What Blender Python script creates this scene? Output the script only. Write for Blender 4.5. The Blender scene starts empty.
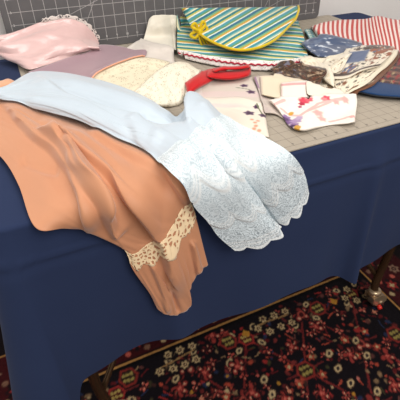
import bpy, bmesh, math, random
import numpy as np
from mathutils import Vector, noise as mnoise

random.seed(7)
scene = bpy.context.scene
scene.view_settings.view_transform = 'Standard'
scene.view_settings.look = 'None'
scene.view_settings.exposure = 0.14
COL = scene.collection
PI = math.pi

# ------------------------------------------------------------------ calibration
PITCH = math.radians(38.0)
F = 400.0
CAM = np.array([0.0, 0.0, 1.115])
SP, CP = math.sin(PITCH), math.cos(PITCH)
YAW = math.radians(25.0)
ES = np.array([math.cos(YAW), math.sin(YAW)])      # along the table front
EN = np.array([-math.sin(YAW), math.cos(YAW)])     # from front to back
ZT = 0.740                                          # top of the table cloth
NF, NB = 0.489, 1.245                               # front and back of the table
SL, SR = -0.10, 1.25                                # left and right end
ZM = ZT + 0.003                                     # top of the pale mat
MATN, LEAN = 1.222, math.radians(3.5)               # foot line and lean of the dark mat


def W(s, n, z):
    s = np.asarray(s, float); n = np.asarray(n, float)
    return np.stack([s * ES[0] + n * EN[0], s * ES[1] + n * EN[1], np.broadcast_to(z, s.shape).astype(float)], -1)


def SN(p):
    return p[..., 0] * ES[0] + p[..., 1] * ES[1], p[..., 0] * EN[0] + p[..., 1] * EN[1]


def rays(px, py):
    r = (np.asarray(px, float) - 200) / F
    d = (np.asarray(py, float) - 200) / F
    return np.stack([r, CP - d * SP, -(SP + d * CP)], -1)


def on_z(px, py, z):
    R = rays(px, py)
    t = (z - CAM[2]) / R[..., 2]
    return CAM + R * np.asarray(t)[..., None]


def on_front(px, py, off):
    R = rays(px, py)
    rn = R[..., 0] * EN[0] + R[..., 1] * EN[1]
    t = (NF - off) / rn
    return CAM + R * np.asarray(t)[..., None]


MN = np.array([EN[0] * math.cos(LEAN), EN[1] * math.cos(LEAN), -math.sin(LEAN)])   # normal of the dark mat, away from camera


def on_mat(px, py, off):
    R = rays(px, py)
    p0 = W(0.0, MATN, ZM) - MN * off
    t = ((p0 - CAM) @ MN) / (R @ MN)
    return CAM + R * np.asarray(t)[..., None]


def A(px, py, h):
    """Point at offset h from the table, on its top or on its hanging front."""
    p = on_z(px, py, ZT + h)
    s, n = SN(p)
    if n >= NF - h:
        return p
    return on_front(px, py, h)


# ------------------------------------------------------------------ materials
def lin(c):
    c = c.lstrip('#')
    v = [int(c[i:i + 2], 16) / 255 for i in (0, 2, 4)]
    return [x / 12.92 if x <= .04045 else ((x + .055) / 1.055) ** 2.4 for x in v]


def C4(c):
    return (*lin(c), 1.0)


class NT:
    """Small helper for writing node graphs."""
    def __init__(self, name):
        self.m = bpy.data.materials.new(name); self.m.use_nodes = True
        self.t = self.m.node_tree; self.n = self.t.nodes; self.l = self.t.links
        self.bsdf = self.n['Principled BSDF']; self.out = self.n['Material Output']

    def set(self, inp, v):
        if isinstance(v, bpy.types.NodeSocket):
            self.l.new(v, inp)
        else:
            inp.default_value = v

    def math(self, op, a, b=0.0, c=None):
        x = self.n.new('ShaderNodeMath'); x.operation = op
        self.set(x.inputs[0], a); self.set(x.inputs[1], b)
        if c is not None: self.set(x.inputs[2], c)
        return x.outputs[0]

    def mix(self, f, a, b):
        x = self.n.new('ShaderNodeMix'); x.data_type = 'RGBA'
        self.set(x.inputs[0], f)
        self.set(x.inputs[6], a); self.set(x.inputs[7], b)
        return x.outputs[2]

    def uv(self):
        x = self.n.new('ShaderNodeUVMap'); x.uv_map = 'UVMap'
        sep = self.n.new('ShaderNodeSeparateXYZ'); self.l.new(x.outputs[0], sep.inputs[0])
        return x.outputs[0], sep.outputs[0], sep.outputs[1]

    def noise(self, vec, scale, detail=3, rough=.5):
        x = self.n.new('ShaderNodeTexNoise'); x.inputs['Scale'].default_value = scale
        x.inputs['Detail'].default_value = detail; x.inputs['Roughness'].default_value = rough
        if vec is not None: self.l.new(vec, x.inputs['Vector'])
        return x.outputs[0], x.outputs[1]

    def voro(self, vec, scale, feature='F1', rnd=1.0):
        x = self.n.new('ShaderNodeTexVoronoi'); x.feature = feature
        x.inputs['Scale'].default_value = scale; x.inputs['Randomness'].default_value = rnd
        if vec is not None: self.l.new(vec, x.inputs['Vector'])
        return x

    def bump(self, h, strength=.3, dist=.001):
        x = self.n.new('ShaderNodeBump'); x.inputs['Strength'].default_value = strength
        x.inputs['Distance'].default_value = dist
        self.l.new(h, x.inputs['Height']); self.l.new(x.outputs[0], self.bsdf.inputs['Normal'])

    def coord(self, k='Object'):
        x = self.n.new('ShaderNodeTexCoord'); return x.outputs[k]

    def ramp(self, f, stops, mode='CONSTANT'):
        x = self.n.new('ShaderNodeValToRGB'); cr = x.color_ramp; cr.interpolation = mode
        while len(cr.elements) < len(stops): cr.elements.new(.5)
        for e, (p, c) in zip(cr.elements, stops):
            e.position = p
        for e, (p, c) in zip(cr.elements, stops):
            e.color = C4(c)
        self.set(x.inputs[0], f); return x.outputs[0]

    def band(self, x, period, width, offset=0.0):
        """1 inside thin lines repeated every period."""
        a = self.math('ADD', x, period * 50 + offset + width / 2)
        b = self.math('MODULO', a, period)
        return self.math('LESS_THAN', b, width)

    def base(self, col, rough=.6, sheen=0, spec=.5, metal=0, trans=0):
        b = self.bsdf
        self.set(b.inputs['Base Color'], col)
        b.inputs['Roughness'].default_value = rough
        b.inputs['Metallic'].default_value = metal
        b.inputs['Specular IOR Level'].default_value = spec
        b.inputs['Sheen Weight'].default_value = sheen
        b.inputs['Sheen Roughness'].default_value = .4
        return self


def fabric(name, c, c2=None, rough=.75, sheen=.25, weave=900, wstr=.25, spec=.25, mottling=25, aniso=0):
    t = NT(name)
    co = t.coord('Object')
    f, _ = t.noise(co, mottling, 4)
    col = t.mix(f, C4(c), C4(c2 or c))
    t.base(col, rough, sheen, spec)
    h, _ = t.noise(co, weave, 2)
    t.bump(h, wstr, .0006)
    if aniso: t.bsdf.inputs['Anisotropic'].default_value = aniso
    return t.m


def painted(name, rough=.8, sheen=.15, alpha=False, weave=900, wstr=.25):
    """Cloth whose dyed pattern is stored per point."""
    t = NT(name)
    a = t.n.new('ShaderNodeAttribute'); a.attribute_name = 'Col'
    t.base(a.outputs['Color'], rough, sheen, .2)
    h, _ = t.noise(t.coord('Object'), weave, 2)
    t.bump(h, wstr, .0006)
    if alpha: t.l.new(a.outputs['Alpha'], t.bsdf.inputs['Alpha'])
    return t.m


def plain(name, c, rough=.5, metal=0, spec=.5, c2=None):
    t = NT(name)
    f, _ = t.noise(t.coord('Object'), 30, 4)
    t.base(t.mix(f, C4(c), C4(c2 or c)), rough, 0, spec, metal)
    return t.m


# ------------------------------------------------------------------ objects
def tag(o, label=None, cat=None, group=None, kind=None):
    if label: o['label'] = label
    if cat: o['category'] = cat
    if group: o['group'] = group
    if kind: o['kind'] = kind
    return o


def empty(name, loc):
    o = bpy.data.objects.new(name, None); COL.objects.link(o)
    o.location = [float(x) for x in loc]; o.empty_display_size = .05
    return o


def child(o, parent):
    o.parent = parent
    o.matrix_parent_inverse = parent.matrix_basis.inverted()
    return o


def mesh_obj(name, verts, faces, m, parent=None, uvs=None, cols=None, smooth=True):
    me = bpy.data.meshes.new(name)
    me.from_pydata([tuple(map(float, v)) for v in verts], [], faces)
    if uvs is not None:
        ul = me.uv_layers.new(name='UVMap')
        idx = np.empty(len(me.loops), np.int32); me.loops.foreach_get('vertex_index', idx)
        ul.data.foreach_set('uv', np.asarray(uvs, np.float32)[idx].ravel())
    if cols is not None:
        ca = me.color_attributes.new('Col', 'FLOAT_COLOR', 'POINT')
        ca.data.foreach_set('color', np.asarray(cols, np.float32).ravel())
    if smooth:
        me.polygons.foreach_set('use_smooth', [True] * len(me.polygons))
    me.materials.append(m); me.update()
    o = bpy.data.objects.new(name, me); COL.objects.link(o)
    if parent is not None: child(o, parent)
    return o


def bm_obj(name, bm, m, parent=None, smooth=True):
    me = bpy.data.meshes.new(name); bm.to_mesh(me); bm.free()
    if smooth: me.polygons.foreach_set('use_smooth', [True] * len(me.polygons))
    me.materials.append(m)
    o = bpy.data.objects.new(name, me); COL.objects.link(o)
    if parent is not None: child(o, parent)
    return o


def tube_pts(path, r, seg=12, close=False):
    """Verts and faces of a tube along a path; r is a number or one per point."""
    P = [Vector(p) for p in path]; n = len(P)
    rr = r if hasattr(r, '__len__') else [r] * n
    V, Fc = [], []
    up = None
    for i, p in enumerate(P):
        a = P[(i - 1) % n] if (i or close) else p
        b = P[(i + 1) % n] if (i < n - 1 or close) else p
        d = (b - a).normalized()
        if up is None:
            up = d.orthogonal().normalized()
        up = (up - d * up.dot(d)).normalized(); q = d.cross(up)
        for k in range(seg):
            an = 2 * PI * k / seg
            V.append(p + (up * math.cos(an) + q * math.sin(an)) * rr[i])
    m = n if close else n - 1
    for i in range(m):
        for k in range(seg):
            a, b = i * seg + k, i * seg + (k + 1) % seg
            c, d = ((i + 1) % n) * seg + (k + 1) % seg, ((i + 1) % n) * seg + k
            Fc.append((a, b, c, d))
    if not close:
        Fc.append(tuple(range(seg - 1, -1, -1))); Fc.append(tuple((n - 1) * seg + k for k in range(seg)))
    return V, Fc


def tube(name, path, r, m, parent=None, seg=12, close=False):
    V, Fc = tube_pts(path, r, seg, close)
    return mesh_obj(name, V, Fc, m, parent)


def box_verts(s0, s1, n0, n1, z0, z1):
    return [W(s, n, z) for z in (z0, z1) for s, n in ((s0, n0), (s1, n0), (s1, n1), (s0, n1))], \
        [(3, 2, 1, 0), (4, 5, 6, 7), (0, 1, 5, 4), (1, 2, 6, 5), (2, 3, 7, 6), (3, 0, 4, 7)]


def box(name, s0, s1, n0, n1, z0, z1, m, parent=None, bevel=0.0):
    v, f = box_verts(s0, s1, n0, n1, z0, z1)
    bm = bmesh.new()
    vs = [bm.verts.new([float(c) for c in p]) for p in v]
    for q in f: bm.faces.new([vs[i] for i in q])
    if bevel: bmesh.ops.bevel(bm, geom=bm.edges[:], offset=bevel, segments=2, affect='EDGES')
    return bm_obj(name, bm, m, parent, smooth=False)


# ------------------------------------------------------------------ sheets of cloth
def catmull(P, k):
    """Resample P (n, ...) to k rows with a centripetal-free Catmull-Rom."""
    P = np.asarray(P, float); n = len(P)
    if n == 1: return np.repeat(P, k, 0)
    E = np.concatenate([[2 * P[0] - P[1]], P, [2 * P[-1] - P[-2]]])
    t = np.linspace(0, n - 1, k); i = np.minimum(t.astype(int), n - 2); f = t - i
    f = f.reshape((-1,) + (1,) * (P.ndim - 1))
    a, b, c, d = E[i], E[i + 1], E[i + 2], E[i + 3]
    return .5 * ((2 * b) + (c - a) * f + (2 * a - 5 * b + 4 * c - d) * f ** 2 + (3 * b - a - 3 * c + d) * f ** 3)


def grid(ctrl, nu, nv):
    """ctrl[j][i] -> dense (nv, nu, k)."""
    G = catmull(np.asarray(ctrl, float), nv)
    return np.swapaxes(catmull(np.swapaxes(G, 0, 1), nu), 0, 1)


# height map of everything lying on the table, in table coordinates
HS0, HN0, HD = -0.15, 0.45, 0.003
HW, HH = int((1.45 - HS0) / HD), int((1.30 - HN0) / HD)
HM = np.full((HH, HW), ZT)


def hm_stamp(P):
    """Raise the map to the points of a dense sheet (grid P[v,u,3])."""
    Q = np.concatenate([P.reshape(-1, 3), ((P[1:, 1:] + P[:-1, :-1]) / 2).reshape(-1, 3)])
    s, n = SN(Q)
    i = ((n - HN0) / HD).astype(int); j = ((s - HS0) / HD).astype(int)
    ok = (i >= 0) & (i < HH) & (j >= 0) & (j < HW)
    np.maximum.at(HM, (i[ok], j[ok]), Q[ok, 2])


FS0, FZ0 = -0.25, 0.30
FM = np.zeros((int(.5 / HD), int(1.8 / HD)))


def fm_stamp(P):
    Q = np.concatenate([P.reshape(-1, 3), ((P[1:, 1:] + P[:-1, :-1]) / 2).reshape(-1, 3)])
    s, n = SN(Q)
    i = ((Q[:, 2] - FZ0) / HD).astype(int); j = ((s - FS0) / HD).astype(int)
    ok = (i >= 0) & (i < FM.shape[0]) & (j >= 0) & (j < FM.shape[1]) & (n < NF + .01)
    np.maximum.at(FM, (i[ok], j[ok]), NF - n[ok])


def fm_sample(s, z):
    D = dilate(FM, 2)
    i = np.clip(((z - FZ0) / HD).astype(int), 0, FM.shape[0] - 1); j = np.clip(((s - FS0) / HD).astype(int), 0, FM.shape[1] - 1)
    return D[i, j]


def blur(M, k):
    for ax in (0, 1):
        acc = np.zeros_like(M); pad = [(0, 0), (0, 0)]; pad[ax] = (k, k)
        Q = np.pad(M, pad, mode='edge')
        for d in range(2 * k + 1):
            acc += np.take(Q, range(d, d + M.shape[ax]), axis=ax)
        M = acc / (2 * k + 1)
    return M


def dilate(M, k):
    for ax in (0, 1):
        pad = [(0, 0), (0, 0)]; pad[ax] = (k, k)
        Q = np.pad(M, pad, mode='edge'); acc = M.copy()
        for d in range(2 * k + 1):
            acc = np.maximum(acc, np.take(Q, range(d, d + M.shape[ax]), axis=ax))
        M = acc
    return M


def support(soft=4):
    D = dilate(HM, 2)
    k = soft + 3
    return blur(blur(blur(D, k), k), k)


def sample(M, s, n):
    x = np.clip((s - HS0) / HD, 0, HW - 1.001); y = np.clip((n - HN0) / HD, 0, HH - 1.001)
    i = y.astype(int); j = x.astype(int); fy = y - i; fx = x - j
    return (M[i, j] * (1 - fx) * (1 - fy) + M[i, j + 1] * fx * (1 - fy) + M[i + 1, j] * (1 - fx) * fy + M[i + 1, j + 1] * fx * fy)


def normals(P):
    du = np.gradient(P, axis=1); dv = np.gradient(P, axis=0)
    N = np.cross(dv, du); N /= np.maximum(np.linalg.norm(N, axis=-1, keepdims=True), 1e-9)
    if np.mean(np.sum(N * (CAM - P), -1)) < 0: N = -N
    return N


def smooth_grid(P, it, keep=True):
    P = P.copy()
    for _ in range(it):
        Q = P.copy()
        Q[1:-1, 1:-1] = (P[1:-1, 1:-1] * 2 + P[:-2, 1:-1] + P[2:, 1:-1] + P[1:-1, :-2] + P[1:-1, 2:]) / 6
        P = Q
    return P


def grid_mesh(P):
    nv, nu = P.shape[:2]
    idx = np.arange(nv * nu).reshape(nv, nu)
    Fc = np.stack([idx[:-1, :-1], idx[:-1, 1:], idx[1:, 1:], idx[1:, :-1]], -1).reshape(-1, 4)
    return P.reshape(-1, 3), Fc.tolist()


def metric_uv(P):
    lu = np.mean(np.sum(np.linalg.norm(np.diff(P, axis=1), axis=-1), 1))
    lv = np.mean(np.sum(np.linalg.norm(np.diff(P, axis=0), axis=-1), 0))
    V, U = np.meshgrid(np.linspace(0, 1, P.shape[0]), np.linspace(0, 1, P.shape[1]), indexing='ij')
    return np.stack([U * lu, V * lv], -1).reshape(-1, 2), lu, lv


def UVn(nv, nu):
    V, U = np.meshgrid(np.linspace(0, 1, nv), np.linspace(0, 1, nu), indexing='ij')
    return U, V


def lay(ctrl, h=.004, nu=60, nv=40, soft=4, puff=.006, fold=None, closed=True, stamp=True, smooth=3, flat=None):
    """A piece of folded cloth lying on whatever is already on the table. ctrl holds rows (back to front) of image
    points (x, y[, extra height]); returns dense 3-D points whose rim comes down onto the support."""
    c = [[(*p, 0.0)[:3] if len(p) == 2 else p for p in row] for row in ctrl]
    G = grid(c, nu, nv)
    U, V = UVn(nv, nu)
    Hs = support(soft)
    rim = np.minimum(np.minimum(U, 1 - U) * nu, np.minimum(V, 1 - V) * nv) / 2.5
    prof = np.sqrt(np.clip(1 - (1 - np.clip(rim, 0, 1)) ** 2, 0, 1))
    top = h * (0.15 + .85 * prof) + puff * prof * 0 + G[..., 2]
    if fold is not None: top = top + fold(U, V) * (.3 + .7 * prof)
    z = np.full((nv, nu), ZM) + top
    for _ in range(7):
        P = on_z(G[..., 0], G[..., 1], z)
        s, n = SN(P)
        z = .4 * z + .6 * (sample(Hs, s, n) + .0012 + top)
    P = on_z(G[..., 0], G[..., 1], z)
    D = dilate(HM, 2)
    for k in range(3):
        P = smooth_grid(P, smooth)
        s, n = SN(P)
        P[..., 2] = np.maximum(P[..., 2], sample(D, s, n) + .0016)
    P[..., 2] = np.maximum(P[..., 2], ZM + .0016)
    if stamp: hm_stamp(P)
    return P


def skirt(P, drop=None):
    """Close a laid sheet: a rim going straight down into the folded underside."""
    nv, nu = P.shape[:2]
    ring = [(0, i) for i in range(nu)] + [(j, nu - 1) for j in range(1, nv)] + [(nv - 1, i) for i in range(nu - 2, -1, -1)] + [(j, 0) for j in range(nv - 2, 0, -1)]
    return ring


def sheet(name, P, m, parent=None, cols=None, thick=.0012, uv=None):
    V, Fc = grid_mesh(P)
    u, lu, lv = metric_uv(P)
    N = normals(P)
    e1 = P[0, 1] - P[0, 0]
    # face orientation towards the camera
    a, b, c = V[Fc[0][0]], V[Fc[0][1]], V[Fc[0][2]]
    mid = len(Fc) // 2
    q = Fc[mid]; nn = np.cross(V[q[1]] - V[q[0]], V[q[2]] - V[q[0]])
    if nn @ (CAM - V[q[0]]) < 0: Fc = [f[::-1] for f in Fc]
    o = mesh_obj(name, V, Fc, m, parent, uvs=(uv if uv is not None else u), cols=cols)
    if thick:
        md = o.modifiers.new('thickness', 'SOLIDIFY'); md.thickness = thick; md.offset = 0.0
    return o


def push_out(P, eps, bulge=None):
    """Keep a draped sheet outside the table (top with what lies there, and the hanging front)."""
    s, n = SN(P)
    hz = sample(dilate(HM, 1), s, n) + eps
    inside_n = n > NF - .004
    z = P[..., 2]
    P[..., 2] = np.where(inside_n & (z < hz) & (z > ZT - .05), hz, z)
    s, n = SN(P)
    off = eps + (bulge(s, P[..., 2]) if bulge is not None else 0)
    fo = fm_sample(s, P[..., 2]); off = np.maximum(off, np.where(fo > 0, fo + eps, 0))
    lim = NF - off
    bad = (P[..., 2] < ZT + .0) & (n > lim)
    dn = np.where(bad, n - lim, 0)
    P[..., 0] -= EN[0] * dn; P[..., 1] -= EN[1] * dn
    e = np.maximum((P - (W(0.0, MATN, ZM) - MN * .007)) @ MN, 0)
    P -= MN * e[..., None]
    return P


def fbm(x, y, seed=0.0, oct=3):
    """Cheap smooth noise from sines, vectorised; about -1..1."""
    v = 0; a = 1; fq = 1; tot = 0
    for k in range(oct):
        v = v + a * np.sin(fq * x * 1.7 + 1.3 * seed + 2.1 * np.sin(fq * y * 1.3 + seed + k)) * np.cos(fq * y * 1.9 - seed * .7 + 1.7 * np.sin(fq * x * 1.1 + k * 2 + seed))
        tot += a; a *= .55; fq *= 2.05
    return v / tot


def sstep(a, b, x):
    t = np.clip((x - a) / (b - a), 0, 1); return t * t * (3 - 2 * t)


class Paint:
    """Dyed pattern on a grid of points; x, y in any flat unit."""
    def __init__(self, x, y, base):
        self.x, self.y = np.asarray(x, float), np.asarray(y, float)
        self.c = np.empty(self.x.shape + (4,)); self.c[..., :3] = lin(base); self.c[..., 3] = 1

    def put(self, mask, col, alpha=None):
        m = np.clip(np.asarray(mask, float), 0, 1)[..., None]
        self.c[..., :3] += (np.array(lin(col)) - self.c[..., :3]) * m
        if alpha is not None: self.c[..., 3] = self.c[..., 3] * (1 - m[..., 0]) + alpha * m[..., 0]

    ax = None

    def disc(self, cx, cy, r, col, soft=.25, asp=1, rot=0, petals=0, depth=.25):
        if self.ax is not None:
            m = r * 1.6 + .006; u, v = self.ax
            a0, a1 = np.searchsorted(u, (cx - m, cx + m)); b0, b1 = np.searchsorted(v, (cy - m, cy + m))
            if a1 <= a0 or b1 <= b0: return
            q = Paint.__new__(Paint); q.x, q.y, q.c = self.x[b0:b1, a0:a1], self.y[b0:b1, a0:a1], self.c[b0:b1, a0:a1]
            q.ax = None; q.disc(cx, cy, r, col, soft, asp, rot, petals, depth); return
        dx, dy = self.x - cx, self.y - cy
        if rot: dx, dy = dx * math.cos(rot) + dy * math.sin(rot), -dx * math.sin(rot) + dy * math.cos(rot)
        dy = dy * asp
        d = np.hypot(dx, dy); R = r
        if petals: R = r * (1 - depth + depth * np.cos(petals * np.arctan2(dy, dx)))
        self.put(1 - sstep(R * (1 - soft), R * (1 + soft), d), col)

    def line(self, x0, y0, x1, y1, w, col):
        if self.ax is not None:
            m = w * 2 + .006; u, v = self.ax
            a0, a1 = np.searchsorted(u, (min(x0, x1) - m, max(x0, x1) + m)); b0, b1 = np.searchsorted(v, (min(y0, y1) - m, max(y0, y1) + m))
            if a1 <= a0 or b1 <= b0: return
            q = Paint.__new__(Paint); q.x, q.y, q.c = self.x[b0:b1, a0:a1], self.y[b0:b1, a0:a1], self.c[b0:b1, a0:a1]
            q.ax = None; q.line(x0, y0, x1, y1, w, col); return
        dx, dy = x1 - x0, y1 - y0; L2 = dx * dx + dy * dy
        t = np.clip(((self.x - x0) * dx + (self.y - y0) * dy) / L2, 0, 1)
        d = np.hypot(self.x - x0 - t * dx, self.y - y0 - t * dy)
        self.put(1 - sstep(w * .6, w * 1.2, d), col)

    def cols(self):
        return self.c.reshape(-1, 4)


# ================================================================== CAMERA, LIGHT
cam = bpy.data.cameras.new('camera'); co = bpy.data.objects.new('camera', cam); COL.objects.link(co)
cam.sensor_width = 36; cam.lens = 36 * F / 400; cam.clip_start = .02
co.location = CAM; co.rotation_euler = (PI / 2 - PITCH, 0, 0)
scene.camera = co

world = bpy.data.worlds.new('world'); scene.world = world; world.use_nodes = True
bg = world.node_tree.nodes['Background']; bg.inputs[0].default_value = (1.0, .96, .92, 1); bg.inputs[1].default_value = .42


def area(name, loc, target, size, power, col=(1, .95, .88), sy=None):
    L = bpy.data.lights.new(name, 'AREA'); L.energy = power; L.color = col; L.size = size
    if sy: L.shape = 'RECTANGLE'; L.size_y = sy
    o = bpy.data.objects.new(name, L); COL.objects.link(o); o.location = loc
    d = Vector(target) - Vector(loc); o.rotation_euler = d.to_track_quat('-Z', 'Y').to_euler()
    return o


area('ceiling_light', (.95, -.75, 2.35), (.15, .75, .6), 1.3, 40, (1, .95, .90))
area('ceiling_light', (.0, 1.0, 2.65), (.15, .9, .7), 1.0, 13, (1, .96, .91))
area('side_light', (-1.3, .35, 1.9), (0, .8, .7), .6, 6, (1, .96, .92))

# ================================================================== SETTING
t = NT('wall_paint'); f, _ = t.noise(t.coord(), 6, 5); t.base(t.mix(f, C4('#eae5e1'), C4('#f2efec')), .85, 0, .2)
h, _ = t.noise(t.coord(), 180, 3); t.bump(h, .2, .002); WALLM = t.m
t = NT('floor_boards'); _, x, y = (None, None, None), None, None
cc = t.coord(); sep = t.n.new('ShaderNodeSeparateXYZ'); t.l.new(cc, sep.inputs[0])
ln = t.band(sep.outputs[0], .09, .003)
f, _ = t.noise(cc, 14, 6); t.base(t.mix(ln, t.mix(f, C4('#4a3223'), C4('#6b4a33')), C4('#22160f')), .45); FLOORM = t.m
v, f_ = box_verts(-1.4, 3.0, -2.2, 1.33, -.05, -.012)
tag(mesh_obj('floor', v, f_, FLOORM, smooth=False), kind='structure')
v, f_ = box_verts(-1.4, 3.0, 1.30, 1.40, -.012, 2.7)
tag(mesh_obj('wall_back', v, f_, WALLM, smooth=False), kind='structure')
TRIM = plain('trim_paint', '#e9e6e0', .5)
v, f_ = box_verts(-1.4, 3.0, 1.284, 1.30, -.012, .09)
tag(mesh_obj('baseboard_back', v, f_, TRIM, smooth=False), kind='structure')

# ================================================================== RUG
def axis(a, b, f0, f1, fine, coarse):
    l = list(np.arange(a, f0, coarse)) + list(np.arange(f0, f1, fine)) + list(np.arange(f1, b + coarse, coarse))
    return np.array(l)


rs = axis(-1.1, 1.75, -.34, 1.12, .0036, .012); rn = axis(-.9, 1.27, .22, .86, .0036, .012)
RN, RS = np.meshgrid(rn, rs, indexing='ij')
wob = .0022 * fbm(RS * 40, RN * 40, 3) + .0016 * fbm(RS * 260, RN * 260, 6)
pt = Paint(RS + wob, RN + .0022 * fbm(RS * 37, RN * 43, 8) + .0016 * fbm(RS * 240, RN * 270, 12), '#120d12')
SLN, NLN = .957, .668           # inner border line of the field: along the right end and along the back
pt.ax = (rs, rn)
field = (RS < SLN) & (RN < NLN)


def px2rug(x, y):
    p = on_z(x, y, 0.0); s, n = SN(p); return float(s), float(n)


RED, RUST, DRED, CREAM, GOLD, OLIVE, SALM, BLUE = '#8e2a28', '#9c4030', '#54161a', '#b39a72', '#a8762c', '#4c4a2c', '#b4564a', '#232b45'


def hexagon(cx, cy, r, c_out, c_in, grid_col=None):
    dx, dy = np.abs(pt.x - cx), np.abs(pt.y - cy)
    d = np.maximum(dx * .866 + dy * .5, dy)
    pt.put(1 - sstep(r * .93, r * 1.07, d), c_out); pt.put(1 - sstep(r * .7, r * .82, d), c_in)
    if grid_col:
        for i in (-1, 0, 1):
            for j in (-.5, .5):
                pt.disc(cx + i * r * .42, cy + j * r * .62, r * .2, grid_col, .3)


def flower(cx, cy, r, c1=CREAM, c2='#3a1f1c', pet=6):
    pt.disc(cx, cy, r, c1, .2, petals=pet, depth=.16); pt.disc(cx, cy, r * .45, c2, .25); pt.disc(cx, cy, r * .18, c1, .3)


def oval(cx, cy, r, rot=.5):
    pt.disc(cx, cy, r * 1.2, '#2a1416', .2, asp=1.35, rot=rot); pt.disc(cx, cy, r, CREAM, .2, asp=1.4, rot=rot); pt.disc(cx, cy, r * .5, '#2b2426', .25, asp=1.5, rot=rot)


rng = random.Random(4)
# lattice of the field: diamonds of thin red stems with rosettes at the crossings
LA, LB = .21, .165
O_S, O_N = px2rug(306, 370)
def infield(x, y, m=.012): return x < SLN - m and y < NLN - m
def nodes():
    for i in range(-6, 5):
        for j in range(-6, 3):
            cx, cy = O_S + (i + .5 * (j % 2)) * LA, O_N + j * LB
            if infield(cx, cy, .02): yield i, j, cx, cy
for i, j, cx, cy in nodes():
    for sx in (-1, 1):
        x1, y1 = cx + sx * LA / 2, cy + LB
        if infield(x1, y1, 0): pt.line(cx, cy, x1, y1, .0034, '#6a2322')
    pt.line(cx - LA * .3, cy, cx + LA * .3, cy, .0030, '#5c1f20')
def spray(cx, cy, r, col, k=5):
    """A loose blossom: a few unequal petals round a centre."""
    for q in range(k):
        a = 2 * PI * q / k + rng.uniform(-.4, .4); rr = r * rng.uniform(.45, .75)
        pr = r * rng.uniform(.30, .48); X, Y = cx + rr * math.cos(a), cy + rr * math.sin(a)
        pt.disc(X, Y, pr * 1.3, '#170d11', .2); pt.disc(X, Y, pr, col, .25, asp=1.5, rot=a)
        if q % 2: pt.disc(X, Y, pr * .4, '#c08a70', .3)
for k in range(2500):        # small scattered buds, leaves and stems
    x, y = rng.uniform(-.7, SLN - .015), rng.uniform(-.3, NLN - .02)
    c = rng.choice([DRED, DRED, '#5c2020', '#6e2a28', RUST, '#3b2320', '#3a3522', '#5a3430', RED, BLUE, '#7c6248'])
    if k % 3 == 0:
        a = rng.uniform(0, 6.28); l = rng.uniform(.012, .03); pt.line(x, y, x + l * math.cos(a), y + l * math.sin(a), .0026, c)
    else: pt.disc(x, y, rng.uniform(.004, .010), c, .35, asp=rng.uniform(1, 1.8), rot=rng.uniform(0, 3))
for k in range(150):
    x, y = rng.uniform(-.7, SLN - .02), rng.uniform(-.3, NLN - .03)
    spray(x, y, rng.uniform(.011, .018), rng.choice(['#7a2624', '#6c2423', '#82322b', DRED, '#74362f']), rng.randint(4, 6)); pt.disc(x, y, .006, rng.choice([SALM, '#2a1416', CREAM, '#c07a60']), .3)
for k in range(170):
    x, y = rng.uniform(-.7, SLN - .02), rng.uniform(-.3, NLN - .03)
    pt.disc(x, y, rng.uniform(.003, .0055), rng.choice([CREAM, SALM, '#a88a68', '#b0665a', GOLD]), .4)
for i, j, cx, cy in nodes():
    if not infield(cx, cy, .04): continue
    if (i + j) % 2 == 0: hexagon(cx, cy, .024, RED, '#4a1a1a', '#a89050')
    else:
        spray(cx, cy, .030, '#7c2c29', 8); pt.disc(cx, cy, .013, '#9c443a', .25); pt.disc(cx, cy, .008, '#3a1416')
    for a in (.7, 2.4, 3.8, 5.5):
        ox, oy = cx + .052 * math.cos(a), cy + .044 * math.sin(a)
        if infield(ox, oy, .02):
            if (i * 3 + j) % 3: oval(ox, oy, .0125, a)
            else: pt.disc(ox, oy, .014, RUST, .25, petals=5, depth=.2); pt.disc(ox, oy, .005, CREAM)
    for q in range(6):
        a = rng.uniform(0, 6.28); ox, oy = cx + .08 * math.cos(a), cy + .07 * math.sin(a)
        if infield(ox, oy, .02): spray(ox, oy, .014, rng.choice([SALM, '#9c4038', '#8a3a34']), 4)
# what the photograph shows near the border
for grp in ([(168, 354), (180, 350), (192, 346), (160, 371), (173, 368), (185, 364), (196, 359)],
            [(263, 319), (274, 315), (285, 311), (258, 328), (270, 331), (281, 326), (292, 322)],
            [(347, 289), (357, 300), (345, 298)]):
    for q in grp:
        s_, n_ = px2rug(*q); pt.disc(s_, n_, .019, '#140e12', .2)
    for q in grp:
        s_, n_ = px2rug(*q); flower(s_, n_, .0135)
    if len(grp) > 4:
        a, b = px2rug(*grp[3]), px2rug(*grp[2]); pt.line(a[0] + .01, a[1] + .01, b[0], b[1] - .014, .0026, '#8a6a45')
for q in ((246, 333), (334, 301)):
    s_, n_ = px2rug(*q); d = np.abs(pt.x - s_) + np.abs(pt.y - n_); pt.put(1 - sstep(.013, .017, d), GOLD)
for q in ((228, 341), (318, 308), (306, 370), (396, 334), (128, 377)):
    s_, n_ = px2rug(*q); hexagon(s_, n_, .027, '#7a2823', '#2b1c17', '#8f7f45')
for q in ((356, 340), (367, 355), (338, 368), (329, 353), (264, 379), (272, 394), (351, 383), (230, 362)):
    s_, n_ = px2rug(*q); oval(s_, n_, .0135, .6)
for q in ((350, 354), (316, 326), (292, 346), (388, 356), (205, 372), (238, 366), (285, 398), (180, 388), (252, 392), (322, 393), (395, 385), (212, 335)):
    s_, n_ = px2rug(*q); spray(s_, n_, .024, '#8a322d', 8); pt.disc(s_, n_, .010, '#7c2826'); pt.disc(s_, n_, .007, SALM, .3, petals=5)
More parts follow.
